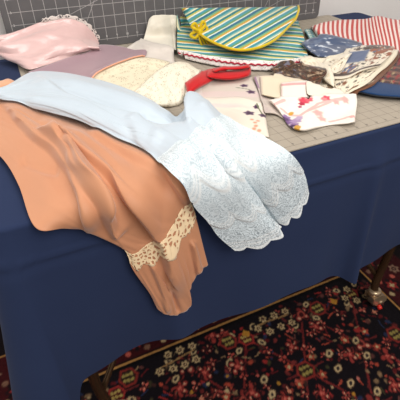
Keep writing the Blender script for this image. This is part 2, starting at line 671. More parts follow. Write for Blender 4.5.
# borders beyond the field: a gold guard stripe, a deep red band with rosettes
dist = np.maximum(RS - SLN, RN - NLN)
pt.put((dist > -.010) & (dist < .0), '#0c090b')
pt.put((dist >= 0) & (dist < .0075), '#a57844')
pt.put((dist >= .0075) & (dist < .016), '#2a1112')
band = (dist >= .016) & (dist < .19)
pt.put(band, '#3c0f13')
sv = pt.c.copy()
for k in range(-9, 16):
    for (cx, cy) in ((k * .115, NLN + .06), (SLN + .06, k * .115 + .1)):
        if max(cx - SLN, cy - NLN) < .03: continue
        pt.disc(cx, cy, .032, '#1b1216', .2, petals=8, depth=.12); pt.disc(cx, cy, .022, RED, .2, petals=6, depth=.2); pt.disc(cx, cy, .010, CREAM, .3, petals=4)
        for a in range(4):
            an = a * PI / 2 + .78; pt.disc(cx + .043 * math.cos(an), cy + .043 * math.sin(an), .009, rng.choice([CREAM, SALM, '#7c5a48']), .3)
for k in range(-9, 16):
    for (cx, cy) in ((k * .115 + .055, NLN + .125), (SLN + .125, k * .115 + .155)):
        if max(cx - SLN, cy - NLN) < .03: continue
        flower(cx, cy, .02, '#8a6a58')
pt.put((dist >= .18) & (dist < .187), '#8c6438')
pt.put(dist >= .187, '#150d10')
# pile mottling
mot = .80 + .2 * fbm(RS * 150, RN * 150, 1)
pt.c[..., :3] *= 1.05 * mot[..., None]
RZ = -.012 + .010 + .0012 * fbm(RS * 60, RN * 60, 5)
RP = W(RS, RN, 0); RP[..., 2] = RZ
t = NT('rug_wool'); a = t.n.new('ShaderNodeAttribute'); a.attribute_name = 'Col'
t.base(a.outputs['Color'], .95, .1, .1); h, _ = t.noise(t.coord(), 700, 2); t.bump(h, .5, .002); RUGM = t.m
V, Fc = grid_mesh(RP)
o = mesh_obj('rug', V, Fc, RUGM, cols=pt.cols())
md = o.modifiers.new('thickness', 'SOLIDIFY'); md.thickness = .008; md.offset = -1
tag(o, 'dark navy and red wool rug with cream flowers on the floor beneath the table', 'rug')

# ================================================================== TABLE
TABLE_TOP = plain('table_laminate', '#8f8678', .5, c2='#9a9184')
BRONZE = plain('bronze_tube', '#57432f', .26, .75, c2='#654e39')
BRASS = plain('caster_metal', '#b59c7e', .3, .7, c2='#c9b191')
RUBBER = plain('caster_rubber', '#77685a', .45)
REDP = plain('red_plastic', '#c81f10', .35)

tb = empty('folding_table', W(.57, .87, 0.0))
tag(tb, 'folding table with bronze tube legs standing on the rug, under a navy cloth', 'table')
box('tabletop', SL + .012, SR - .012, NF + .012, NB - .012, ZT - .034, ZT - .005, TABLE_TOP, tb, .004)


def leg(s, n, out):
    top = W(s, n, ZT - .036)
    path = [W(s, n, ZT - .036), W(s, n, .40), W(s, n, .22), W(s - out * .004, n, .15), W(s - out * .012, n - .005, .10), W(s - out * .012, n - .012, .072)]
    pts = catmull(path, 22)
    lg = tube('leg', pts, .0125, BRONZE, tb, 14)
    tag(lg)
    e = W(s - out * .012, n - .012, 0)
    tube('collar', [(e[0], e[1], .084), (e[0], e[1], .080), (e[0], e[1], .068), (e[0], e[1], .064)], [.017, .0205, .0205, .017], BRASS, lg, 16)
    bm = bmesh.new()
    for sd in (-1, 1):
        prof = [(-.016, .060), (.020, .062), (.046, .044), (.050, .022), (.030, .012), (.008, .016), (-.012, .036)]
        o_ = []
        for thk in (.017, .0205):
            o_.append([bm.verts.new([float(c) for c in W(s - out * .012 + q, n - .012 + sd * thk, z_)]) for q, z_ in prof])
        bm.faces.new(o_[0]); bm.faces.new(o_[1][::-1])
        for k in range(7):
            bm.faces.new((o_[0][k], o_[1][k], o_[1][(k + 1) % 7], o_[0][(k + 1) % 7]))
    for z0_ in (.0612,):
        q8 = []
        for z_ in (z0_, z0_ + .004):
            q8.append([bm.verts.new([float(c) for c in W(s - out * .012 + q, n - .012 + w_, z_)]) for q, w_ in ((-.018, -.0205), (.022, -.0205), (.022, .0205), (-.018, .0205))])
        bm.faces.new(q8[0]); bm.faces.new(q8[1])
        for k in range(4): bm.faces.new((q8[0][k], q8[0][(k + 1) % 4], q8[1][(k + 1) % 4], q8[1][k]))
    bmesh.ops.recalc_face_normals(bm, faces=bm.faces[:])
    bm_obj('caster_fork', bm, BRASS, lg, smooth=False)
    ws = s - out * .012 + .024; wn = n - .012
    tube('wheel', [W(ws, wn - .0145, .027), W(ws, wn - .012, .027), W(ws, wn + .012, .027), W(ws, wn + .0145, .027)], [.022, .0262, .0262, .022], RUBBER, lg, 24)
    tube('axle', [W(ws, wn - .0235, .027), W(ws, wn + .0235, .027)], .007, BRASS, lg, 12)
    return lg


LEGS = [(.888, NF + .05, 1), (.888, NB - .10, 1), (-.022, NF + .05, -1), (-.022, NB - .10, -1)]
for k, (s, n, o_) in enumerate(LEGS):
    lg = leg(s, n, o_)
    if k == 0:
        tube('red_tab', [W(.892, n - .046, .011), W(.892, n - .040, .014), W(.892, n - .034, .020)], [.007, .008, .006], REDP, lg, 10)  # small red piece low in front of the caster wheel
for s in (.888, -.022):
    tube('crossbar', [W(s, NF + .05, .30), W(s, NB - .10, .30)], .010, BRONZE, tb, 12)
tube('brace', catmull([W(.880, NF + .055, .13), W(.78, NF + .12, .30), W(.62, NF + .2, ZT - .04)], 12), .008, BRONZE, tb, 10)
tube('brace', catmull([W(-.014, NF + .055, .13), W(.09, NF + .12, .30), W(.25, NF + .2, ZT - .04)], 12), .008, BRONZE, tb, 10)

# ================================================================== TABLECLOTH
DROP = .388


def gauss(x, c, w):
    return np.exp(-((x - c) / w) ** 2)


def front_bulge(s, z):
    """How far the hanging front stands out from the table edge."""
    d = np.clip((ZT - z) / DROP, 0, 1.3)
    b = .010 + .012 * d
    b = b + d * (.028 * gauss(s, .630, .020) + .008 * gauss(s, .72, .06) - .010 * gauss(s, .575, .04))
    b = b + d * (.012 * gauss(s, .37, .07) + .010 * gauss(s, .17, .03) + .010 * np.sin(s * 13 + .6) * (s > .2))
    b = b + d * d * (.02 * gauss(s, .95, .06) - .018 * gauss(s, .08, .07))
    b = b + .0042 * gauss(d, .16 + .03 * np.sin(s * 3), .007) - .002 * gauss(d, .19 + .03 * np.sin(s * 3), .02)
    return b


def make_cloth():
    r = .030
    a, b, c_, d_ = SL, SR, NF, NB
    per = []      # (s, n, nx, ny, tag)
    def seg(p0, p1, nrm, k):
        for i in range(k):
            f = i / k; per.append((p0[0] + (p1[0] - p0[0]) * f, p0[1] + (p1[1] - p0[1]) * f, nrm[0], nrm[1], 0.0))
    def arc(cx, cy, a0, k):
        for i in range(k):
            an = a0 + PI / 2 * i / k
            per.append((cx + r * math.cos(an), cy + r * math.sin(an), math.cos(an), math.sin(an), math.sin(PI * i / k)))
    seg((a, d_ - r), (a, c_ + r), (-1, 0), 90)
    arc(a + r, c_ + r, PI, 40)
    seg((a + r, c_), (b - r, c_), (0, -1), 380)
    arc(b - r, c_ + r, -PI / 2, 30)
    seg((b, c_ + r), (b, d_ - r), (1, 0), 70)
    arc(b - r, d_ - r, 0, 14)
    seg((b - r, d_), (a + r, d_), (0, 1), 60)
    arc(a + r, d_ - r, PI / 2, 14)
    per = np.array(per); n = len(per)
    s0, n0, nx, ny, cor = per.T
    # arclength distance to the front-left corner
    L = np.concatenate([[0], np.cumsum(np.hypot(np.diff(s0), np.diff(n0)))])
    i_fl = 110; i_fr = 90 + 40 + 380 + 15
    dl = L - L[i_fl]; dr = L - L[i_fr]
    rows = []
    K = 64
    back = ny > .5
    fr = 10
    for k in range(7):          # round shoulder
        an = PI / 2 * k / 6; q = .008
        rows.append((s0 - nx * q * (1 - math.sin(an)), n0 - ny * q * (1 - math.sin(an)), np.full(n, ZT - q * (1 - math.cos(an)))))
    hem_extra = .16 * np.exp(-(np.abs(dl + .016) / .050) ** 4) + .14 * np.exp(-(np.abs(dr) / .08) ** 1.6)
    hem_extra = hem_extra + .006 * np.sin(L * 18)+ .012 * gauss(s0, .63, .03) * (ny < -.5)
    drop = np.where(back, .20, DROP + hem_extra)
    for k in range(1, K + 1):
        f = k / K; dpt = .008 + (drop - .008) * f
        z = ZT - dpt; d = dpt / DROP
        fb = front_bulge(s0, z)
        side = .012 * d + .012 * d * np.sin(L * 26)
        isf = np.clip(-ny, 0, 1); fl = np.where(back, .004 * d, fb * isf + side * (1 - isf)) - .010 * isf * 0
        fl = fl * sstep(0, .08, np.full(n, dpt)) if k < 12 else fl
        cone = d ** 1.1 * (.065 * np.exp(-((dl + .004) / .035) ** 2) + .012 * np.exp(-((dl + .10) / .05) ** 2) + .08 * np.exp(-(dr / .045) ** 2))
        fl = fl + cone
        rows.append((s0 + nx * fl, n0 + ny * fl, z))
    P = np.stack([W(a_, b_, 0) + np.stack([0 * z_, 0 * z_, z_], -1) for a_, b_, z_ in rows])   # rows x n x 3
    R_ = len(rows)
    V = P.reshape(-1, 3).tolist(); Fc = []
    for k in range(R_ - 1):
        for i in range(n):
            j = (i + 1) % n
            Fc.append((k * n + i, k * n + j, (k + 1) * n + j, (k + 1) * n + i))
    # flat top as rings shrinking to the middle
    cen = np.array([.5 * (SL + SR), .5 * (NF + NB)])
    prev = list(range(n))
    for f in (.97, .9, .7, .4, .1):
        base = len(V)
        for i in range(n):
            ss = cen[0] + (rows[0][0][i] - cen[0]) * f; nn = cen[1] + (rows[0][1][i] - cen[1]) * f
            V.append(W(ss, nn, ZT).tolist())
        cur = list(range(base, base + n))
        for i in range(n):
            j = (i + 1) % n; Fc.append((prev[i], cur[i], cur[j], prev[j]))
        prev = cur
    Fc.append(tuple(prev))
    return V, Fc


t = NT('navy_cotton'); cc = t.coord()
f, _ = t.noise(cc, 5, 4); col = t.mix(f, C4('#27314d'), C4('#2d3855'))
t.base(col, .95, .04, .08)
h, _ = t.noise(cc, 800, 2); t.bump(h, .3, .0006)
NAVY = t.m
V, Fc = make_cloth()
tcl = mesh_obj('tablecloth', V, Fc, NAVY)
bm = bmesh.new(); bm.from_mesh(tcl.data); bmesh.ops.recalc_face_normals(bm, faces=bm.faces[:]); bm.to_mesh(tcl.data); bm.free()
tag(tcl, 'plain navy blue tablecloth draped over the table and hanging at its front', 'tablecloth')

# ================================================================== CUTTING MATS
def mat_material(name, c1, c2, line, cell, lw, diag, off=(0, 0), size=(1, 1), strength=1.0, margin=.012):
    t = NT(name); uvv, x, y = t.uv()
    f, _ = t.noise(uvv, 60, 4)
    col = t.mix(f, C4(c1), C4(c2))
    g = t.math('MAXIMUM', t.band(x, cell, lw, off[0]), t.band(y, cell, lw, off[1]))
    if diag:
        for ang, ph in ((20, .03), (60, .11)):
            q = t.math('SUBTRACT', t.math('MULTIPLY', x, math.sin(math.radians(ang))), t.math('MULTIPLY', y, math.cos(math.radians(ang))))
            g = t.math('MAXIMUM', g, t.band(q, .26, lw * .9, ph))
    ins = t.math('MULTIPLY', t.math('MULTIPLY', t.math('GREATER_THAN', x, margin - lw), t.math('LESS_THAN', x, size[0] - margin + lw)),
                 t.math('MULTIPLY', t.math('GREATER_THAN', y, margin - lw), t.math('LESS_THAN', y, size[1] - margin + lw)))
    g = t.math('MULTIPLY', t.math('MULTIPLY', g, ins), strength)
    t.base(t.mix(g, col, C4(line)), .6, 0, .3)
    h, _ = t.noise(uvv, 1500, 2); t.bump(h, .2, .0004)
    return t.m


def rounded_sheet(name, w, hgt, thick, place, m, r=.012, parent=None):
    """Flat board with rounded corners; place(x, y, q) -> world."""
    out = []
    for cx, cy, a0 in ((w - r, hgt - r, 0), (r, hgt - r, PI / 2), (r, r, PI), (w - r, r, 1.5 * PI)):
        for k in range(7):
            an = a0 + PI / 2 * k / 6; out.append((cx + r * math.cos(an), cy + r * math.sin(an)))
    n = len(out)
    V = [place(x, y, thick) for x, y in out] + [place(x, y, 0) for x, y in out]
    Fc = [tuple(range(n)), tuple(range(2 * n - 1, n - 1, -1))] + [(i, n + i, n + (i + 1) % n, (i + 1) % n) for i in range(n)]
    return mesh_obj(name, V, Fc, m, parent, uvs=[(x, y) for x, y in out] * 2, smooth=False)


def numbers(name, items, place, size, m, parent):
    """Printed numerals: items (text, x, y) laid by place(x, y, q)."""
    V, Fc = [], []
    dg = bpy.context.evaluated_depsgraph_get()
    for txt, x, y in items:
        cu = bpy.data.curves.new('numeral_curve', 'FONT'); cu.body = txt; cu.size = size; cu.align_x = 'CENTER'; cu.align_y = 'CENTER'
        ob = bpy.data.objects.new('numeral_tmp', cu); COL.objects.link(ob)
        dg.update(); me = ob.evaluated_get(dg).to_mesh()
        b = len(V)
        for v_ in me.vertices: V.append(place(x + v_.co.x, y + v_.co.y, .0004))
        for p in me.polygons: Fc.append(tuple(b + i for i in p.vertices))
        ob.evaluated_get(dg).to_mesh_clear()
        bpy.data.objects.remove(ob); bpy.data.curves.remove(cu)
    return mesh_obj(name, V, Fc, m, parent, smooth=False)


# pale mat lying on the table
B0S, B1S, B0N, B1N = .008, 1.106, NF + .004, NB - .004
bw, bh = B1S - B0S, B1N - B0N
BM = mat_material('pale_mat_print', '#9f9587', '#aaa091', '#6d675f', .0254, .0011, False, size=(bw, bh), off=(-.012, -.0135), strength=.8, margin=.0125)
pb = lambda x, y, q: W(B0S + x, B0N + y, ZT + .0006 + q)
bmat = empty('cutting_mat', W(.5, .87, ZT)); tag(bmat, 'pale taupe cutting mat with thin ruled grid lying flat on the table', 'cutting mat')
rounded_sheet('mat_sheet', bw, bh, .0022, pb, BM, .01, bmat)
INK = plain('mat_ink', '#4c4a4a', .7)
numbers('lettering', [(str(k), .012 + .0254 * k, .0185) for k in range(1, 42)], lambda x, y, q: pb(x, y, .0022 + q), .0058, INK, bmat)
HM[:] = np.maximum(HM, ZM)

# dark mat leaning on the wall at the back of the table
pl_ = on_mat(np.array(10.), np.array(46.), 0); pr_ = on_mat(np.array(318.), np.array(14.), 0)
D0S = float(SN(pl_)[0]); D1S = float(SN(pr_)[0])
dw, dh = D1S - D0S, .46
UPM = np.array([0, 0, 0.]) + np.append(EN * math.sin(LEAN), math.cos(LEAN))
def pd(x, y, q):
    return W(D0S + x, MATN, ZM + .001) + UPM * y - MN * q
DC = .0310
DM = mat_material('dark_mat_print', '#5b595a', '#656364', '#b3b0ae', DC, .0014, True, size=(dw, dh), off=(-.017, -.020), strength=.85, margin=.017)
dmat = empty('cutting_mat', W(.5 * (D0S + D1S), MATN, ZM)); tag(dmat, 'large dark grey cutting mat with white grid, standing upright against the wall behind the clothes', 'cutting mat')
rounded_sheet('mat_sheet', dw, dh, .003, pd, DM, .016, dmat)
WINK = plain('mat_white_ink', '#d4d1ce', .7)
it = [(str(k), .017 + DC * k, .0275) for k in range(1, int(dw / DC) - 0)] + [(str(k), .024, .020 + DC * k) for k in range(1, 14)]
numbers('lettering', it, lambda x, y, q: pd(x, y, .003 + q), .0085, WINK, dmat)
print('dark mat', D0S, D1S)

# ================================================================== THINGS ON THE TABLE, in the order they were laid down
def world_ctrl(rows):
    """rows of (x, y, h[, kind]) -> world points; kind 'm' leans on the dark mat, else table/front."""
    out = []
    for row in rows:
        r = []
        for p in row:
            if len(p) == 4 and p[3] == 'm': r.append(on_mat(float(p[0]), float(p[1]), p[2]))
            else: r.append(A(float(p[0]), float(p[1]), p[2]))
        out.append(r)
    return np.array(out)


def wpoint(row):
    return world_ctrl([row])[0]


def creases(X, Y, items):
    """Creases pressed along polylines: each (points, width on the right of the line, width on the left, height).
    'Right' is the side to the right when walking along the line on the picture with y downwards."""
    z = np.zeros_like(X)
    for pts, wr, wl, a in items:
        pts = catmull(pts, 24); best = np.full(X.shape, 1e9); sgn = np.zeros_like(X); par = np.zeros_like(X)
        for k in range(len(pts) - 1):
            (x0, y0), (x1, y1) = pts[k], pts[k + 1]; dx, dy = x1 - x0, y1 - y0; L2 = dx * dx + dy * dy + 1e-9
            t_ = np.clip(((X - x0) * dx + (Y - y0) * dy) / L2, 0, 1)
            ex, ey = X - x0 - t_ * dx, Y - y0 - t_ * dy; d = np.hypot(ex, ey)
            c = dx * ey - dy * ex
            m = d < best; best = np.where(m, d, best); sgn = np.where(m, c, sgn); par = np.where(m, (k + t_) / (len(pts) - 1), par)
        w = np.where(sgn > 0, wr, wl)
        z += a * np.exp(-(best / w) ** 2) * sstep(0, .15, par + .03) * sstep(0, .15, 1.03 - par)
    return z


def drape(rows, nu, nv, fold=None, eps=.003, bulge=None, stamp=True, sm=1, push=True, crease=None):
    P = grid(world_ctrl(rows), nu, nv)
    U, V = UVn(nv, nu)
    if fold is not None:
        P = P + normals(P) * fold(U, V)[..., None]
    if crease is not None:
        G = grid([[p[:2] for p in r] for r in rows], nu, nv)
        P = P + normals(P) * creases(G[..., 0], G[..., 1], crease)[..., None]
    if push:
        P = push_out(P, eps, bulge)
        P = smooth_grid(P, sm)
        P = push_out(P, eps * .8, bulge)
    if stamp: hm_stamp(P)
    return P


def root_of(name, P):
    q = P.reshape(-1, 3); return empty(name, (q[:, 0].mean(), q[:, 1].mean(), max(q[:, 2].min(), .0)))


def cord(P, j0, j1, r, name, m, parent, ax=None, lift=.001):
    """Piping along a row of a sheet."""
    return tube(name, [p + np.array([0, 0, lift]) for p in (P if ax is None else ax)], r, m, parent, 8)


# ---- ivory cloth propped against the dark mat, right of the lilac mat edge
IV = fabric('ivory_cotton', '#ddd6c6', '#e6e0d2', .85, .2, mottling=18)
rows = [[(149, 19, .012, 'm'), (154, 16, .016, 'm'), (160, 15, .024, 'm'), (168, 15, .02, 'm'), (172, 15, .02, 'm'), (177, 16, .016, 'm')],
        [(147, 27, .022, 'm'), (153, 26, .028, 'm'), (161, 26, .034, 'm'), (169, 26, .026, 'm'), (173, 25, .026, 'm'), (177, 26, .02, 'm')],
        [(144, 38, .03, 'm'), (152, 39, .036, 'm'), (162, 39, .044, 'm'), (171, 39, .036, 'm'), (174, 39, .032, 'm'), (176, 38, .028, 'm')],
        [(141, 46, .012), (150, 48, .02), (163, 49, .022), (172, 50, .014), (175, 51, .014), (176, 51, .012)]]
P = drape(rows, 46, 40, lambda U, V: .004 * np.abs(np.sin(U * 9)) + .002 * fbm(U * 4, V * 4, 2))
tag(sheet('folded_cloth', P, IV), 'plain ivory cloth in upright folds, propped against the dark mat beside the striped apron', 'cloth')

# ---- sheer greyish white cloth lying in front of it
SW = fabric('sheer_white', '#cfc6bd', '#dad2c9', .8, .2, mottling=22)
rows = [[(128, 47), (140, 40), (152, 42), (164, 45), (174, 49)],
        [(116, 56), (132, 50), (148, 53), (162, 56), (174, 58)],
        [(104, 66), (124, 63), (146, 66), (162, 69), (176, 72)]]
P = lay(rows, .006, 50, 34, 4, fold=lambda U, V: .004 * np.sin(U * 14 + V * 3) * .5 + .002 * fbm(U * 4, V * 4, 5))
tag(sheet('folded_cloth', P, SW), 'thin greyish white cloth lying flat behind the two cream lace pieces', 'cloth')


# ---- crochet lace
def lace_mat(name, c_thread, c_gap, scale, gap_alpha=.35, w=.28, rough=.85, bstr=.6, flower=0.0):
    t = NT(name); uvv, x, y = t.uv()
    _, nc = t.noise(uvv, scale * .35, 2)
    mx = t.n.new('ShaderNodeMix'); mx.data_type = 'VECTOR'; mx.inputs[0].default_value = .012
    t.l.new(uvv, mx.inputs[4]); t.l.new(nc, mx.inputs[5])
    v = t.voro(mx.outputs[1], scale, 'DISTANCE_TO_EDGE', .85)
    th = t.math('LESS_THAN', v.outputs['Distance'], w * .5)
    f1, _ = t.noise(uvv, scale * .28, 2)
    mot = t.math('GREATER_THAN', f1, .53 - flower)
    m = t.math('MAXIMUM', th, mot)
    v2 = t.voro(uvv, scale * 2.6, 'F1', .6)
    sh = t.math('SUBTRACT', 1.0, t.math('MULTIPLY', v2.outputs['Distance'], .5))
    t.base(t.mix(m, C4(c_gap), C4(c_thread)), rough, .15, .2)
    t.l.new(t.math('ADD', t.math('MULTIPLY', m, 1 - gap_alpha), gap_alpha), t.bsdf.inputs['Alpha'])
    t.bump(t.math('ADD', t.math('MULTIPLY', m, .7), t.math('MULTIPLY', sh, .6)), bstr, .0015)
    return t.m


EC = lace_mat('ecru_crochet', '#eee6d2', '#d8cdb2', 190, .85, .40, .9, .9, .03)
EC2 = lace_mat('ecru_crochet_deep', '#e8ddc2', '#cfc2a2', 190, .85, .40, .9, .9, .03)


def scallop_hem(P, edge, amp, count, rows_=5):
    """Wave the last rows of a sheet outward in scallops."""
    nv, nu = P.shape[:2]; P = P.copy()
    U = np.linspace(0, 1, nu); a = np.abs(np.sin(PI * count * U)) * amp
    d = P[-1] - P[-2]; d /= np.linalg.norm(d, axis=-1, keepdims=True)
    for k in range(rows_):
        P[nv - rows_ + k] += d * (a * ((k + 1) / rows_))[:, None]
    return P


rows = [[(94, 72), (112, 64), (134, 58), (152, 58), (170, 62)],
        [(88, 80), (108, 74), (130, 70), (148, 69), (164, 72)],
        [(92, 92), (110, 88), (128, 86), (143, 84), (158, 82)],
        [(100, 104), (116, 103), (130, 102), (142, 99), (152, 92)]]
P = lay(rows, .009, 56, 44, 4, fold=lambda U, V: .004 * np.sin(V * 9 + 2 * U) + .0015 * fbm(U * 9, V * 9, 3))
tag(sheet('crochet_lace', P, EC2), 'cream crochet lace piece partly under the pink satin slip', 'lace')
rows = [[(188, 63, .004), (197, 69, .004), (201, 71, .002), (193, 82, 0)],
        [(176, 62, .012), (187, 68, .014), (191, 78, .01), (188, 96, 0)],
        [(160, 69, .012), (172, 76, .014), (178, 89, .012), (178, 105, 0)],
        [(146, 81, .010), (156, 88, .012), (162, 96, .010), (164, 107, 0)],
        [(134, 92, .002), (138, 97, .003), (144, 101, .002), (150, 104, 0)]]
P = lay(rows, .006, 50, 60, 4, fold=lambda U, V: .002 * np.sin(V * 30) * (U > .3) + .0015 * fbm(U * 9, V * 9, 6))
P2 = np.swapaxes(P, 0, 1)
P2 = scallop_hem(P2, 'end', .011, 8, 3)
P = np.swapaxes(P2, 0, 1).copy(); P[..., 2] = np.maximum(P[..., 2], ZM + .002)
tag(sheet('crochet_lace', P, EC), 'cream crochet lace with scalloped edge between the blue slip and the red ribbon', 'lace')

# ---- pink satin slip propped against the dark mat
t = NT('pink_satin'); cc = t.coord(); f, _ = t.noise(cc, 9, 3)
t.base(t.mix(f, C4('#d6b0ae'), C4('#e0c0bb')), .24, .4, .8); t.bsdf.inputs['Anisotropic'].default_value = .4
h, _ = t.noise(cc, 60, 3); t.bump(h, .12, .002); PINK = t.m
t = NT('pink_satin_shade'); cc = t.coord(); f, _ = t.noise(cc, 9, 3)  # same pink satin at another angle, its mauve shade put into the colour
t.base(t.mix(f, C4('#a0828c'), C4('#ab8e96')), .28, .4, .7)
h, _ = t.noise(cc, 60, 3); t.bump(h, .12, .002); PINK_SHADE = t.m
PIPE = fabric('peach_piping', '#dfa184', '#e6ae92', .5, .3)
rows = [[(-6, 36, .02, 'm'), (10, 34, .02, 'm'), (24, 28, .02, 'm'), (40, 21, .022, 'm'), (54, 18, .024, 'm'), (68, 17, .024, 'm'), (82, 22, .022, 'm'), (92, 31, .02, 'm'), (98, 40, .02, 'm')],
        [(-8, 42, .034, 'm'), (9, 41, .035, 'm'), (26, 37, .042, 'm'), (44, 32, .048, 'm'), (58, 29, .05, 'm'), (70, 29, .05, 'm'), (82, 33, .046, 'm'), (91, 39, .04, 'm'), (99, 44, .035, 'm')],
        [(-8, 49, .04), (9, 50, .044), (26, 48, .05), (43, 45, .055), (58, 43, .055), (71, 42, .052), (82, 44, .046), (90, 46, .04), (99, 47, .034)],
        [(-4, 53, .03), (10, 57, .03), (28, 58, .036), (44, 57, .038), (58, 54, .038), (71, 52, .036), (82, 51, .034), (91, 49, .03), (100, 49, .028)],
        [(2, 55, .012), (14, 62, .014), (30, 70, .016), (44, 66, .02), (58, 61, .022), (71, 57, .022), (82, 54, .022), (92, 51, .022), (101, 50, .02)]]
sat = lambda U, V: .006 * np.sin(V * 9 - 5 * U) * np.exp(-((U - .35) / .35) ** 2) + .004 * np.sin(16 * V + 7 * U) * (1 - U) + .003 * fbm(U * 5, V * 5, 9)
P = drape(rows, 90, 60, sat, stamp=False)
Pb = P
slip = root_of('satin_slip', P)
tag(slip, 'pale pink satin slip with lace neckline, its top propped against the dark mat', 'slip')
sheet('bodice', P, PINK, slip)
LW = lace_mat('white_lace', '#dcd3cc', '#8d8382', 150, .25, .30, .85, .5, .0)
# lace edging along the neckline
top = P[0, 34:]; up = UPM
Lr = np.stack([top + UPM * .001 - MN * .002, top + UPM * .009 - MN * .003, top + UPM * (.017 + .003 * np.abs(np.sin(np.linspace(0, 9 * PI, len(top)))))[:, None] - MN * .002]) if False else None
k_ = np.linspace(0, 1, len(top)); wv = .008 + .004 * np.abs(np.sin(k_ * 9 * PI))
tang = np.gradient(top, axis=0); tang /= np.linalg.norm(tang, axis=1, keepdims=True)
outw = np.cross(tang, -MN); outw = outw / np.linalg.norm(outw, axis=1, keepdims=True)
outw = np.where((outw @ UPM)[:, None] < 0, -outw, outw)
Lr = np.stack([top + outw * (wv * f - .003)[:, None] - MN * .002 for f in (0, .35, .7, 1.0)])
sheet('lace_trim', Lr, LW, slip, thick=.0006)
rows = [[(28, 72, .016), (48, 65, .022), (70, 57, .025), (88, 52, .025), (99, 45, .026), (118, 46, .018), (134, 50, .015), (146, 53, .013)],
        [(42, 76, .010), (58, 71, .016), (76, 65, .018), (94, 59, .02), (108, 56, .02), (122, 53, .016), (136, 54, .014), (147, 55, .012)],
        [(56, 79, .008), (68, 77, .012), (82, 73, .016), (96, 68, .018), (110, 63, .017), (124, 59, .016), (136, 57, .014), (146, 57, .012)],
        [(66, 82, .006), (76, 84, .010), (88, 82, .013), (98, 75, .014), (110, 69, .014), (124, 64, .014), (136, 60, .013), (145, 58, .012)]]
P = drape(rows, 80, 40, lambda U, V: .002 * np.sin(V * 7 + U * 5) * V, stamp=True)
sk = sheet('skirt_panel', P, PINK_SHADE, slip); sk['label'] = 'pink satin panel folded forward, its mauve shade painted in'
e = P[-1, 6:]
tube('piping', [p + np.array([0, 0, .001]) for p in e], .0022, PIPE, slip, 8)

# ---- folded striped apron
def stripe_mat(name, cols, period, axis_f, rough=.8, wobble=.0):
    t = NT(name); uvv, x, y = t.uv()
    q = axis_f(t, x, y)
    fr = t.math('FRACT', t.math('ADD', t.math('DIVIDE', q, period), 20.0))
    t.base(t.ramp(fr, cols), rough, .2, .2)
    h, _ = t.noise(uvv, 1500, 2); t.bump(h, .25, .0005)
    return t.m


AP = [(0.0, '#2f7d80'), (.10, '#c4b95c'), (.17, '#dfe0d2'), (.23, '#4795a0'), (.34, '#6c9458'), (.41, '#d6ded2'), (.46, '#2c6f88'), (.57, '#79a878'), (.65, '#cf9c30'), (.72, '#ece4c8'), (.77, '#3c8c98'), (.88, '#88b2a6'), (.94, '#dcd8b4')]
APS = stripe_mat('apron_stripes_diagonal', AP, .074, lambda t, x, y: t.math('ADD', t.math('MULTIPLY', y, .72), t.math('MULTIPLY', x, .58)))
APH = stripe_mat('apron_stripes_level', AP, .066, lambda t, x, y: t.math('ADD', y, t.math('MULTIPLY', x, -.12)))
YEL = fabric('yellow_binding', '#c9a800', '#dcc21e', .6, .3)
WHT = fabric('white_crochet', '#e2dcd6', '#eee9e4', .85, .2)
REDT = fabric('red_thread', '#a51b34', '#b82842', .7, .2)

# body panel (level stripes): back top to front hem
rows = [[(180, 17, .012, 'm'), (206, 20, .012, 'm'), (236, 21, .012, 'm'), (266, 19, .012, 'm'), (288, 16, .012, 'm'), (298, 22, .010, 'm')],
        [(178, 25, .034), (205, 31, .034), (236, 34, .034), (268, 34, .034), (292, 32, .028), (303, 34, .020)],
        [(177, 37, .030), (204, 44, .030), (236, 48, .030), (270, 49, .030), (294, 46, .024), (306, 46, .020)],
        [(177, 49, .026), (204, 55, .026), (236, 60, .026), (272, 61, .026), (294, 59, .024), (308, 56, .020)]]
P = drape(rows, 90, 46, lambda U, V: .002 * fbm(U * 4, V * 4, 2), stamp=False)
GU = (grid([[p[:2] for p in r] for r in rows], 90, 46) * np.array([.0030, .0042])).reshape(-1, 2)
apron = root_of('striped_apron', P)
tag(apron, 'folded turquoise, yellow and white striped apron with yellow binding and a yellow bow', 'apron')
sheet('apron_body', P, APH, apron, uv=GU)
hem = P[-1]; hm_stamp(P[10:])
rx = np.append(ES, 0); front = -np.append(EN, 0)
k_ = np.linspace(0, 1, len(hem)); sc_ = np.abs(np.sin(k_ * 32 * PI))
dz_ = hem[:, 2] - ZM - .0035
def edge_row(f, out):
    q = hem + front * (.001 + out + .004 * f * sc_)[:, None]; q[:, 2] = hem[:, 2] + .001 - dz_ * f; return q
Q = np.stack([edge_row(f, .012 * f) for f in (0, .25, .5, .75, 1.0)])
Q = np.asarray(Q); s_q, n_q = SN(Q); Q[..., 2] = np.maximum(Q[..., 2], sample(dilate(np.where(HM < ZM + .022, HM, ZM), 1), s_q, n_q) + .0012); Q[..., 2] = np.maximum(Q[..., 2], ZM + .0018); hm_stamp(catmull(Q, 12))
LW2 = lace_mat('white_picot', '#ece6e1', '#b8a8a2', 300, .85, .42, .85, .6, .03)
ed = sheet('crochet_edging', Q, LW2, apron)
zz = [edge_row(.38 + .10 * math.sin(i * 1.9), .0085)[i] for i in range(len(hem))]
tube('red_chain', zz, .0021, REDT, ed, 6)
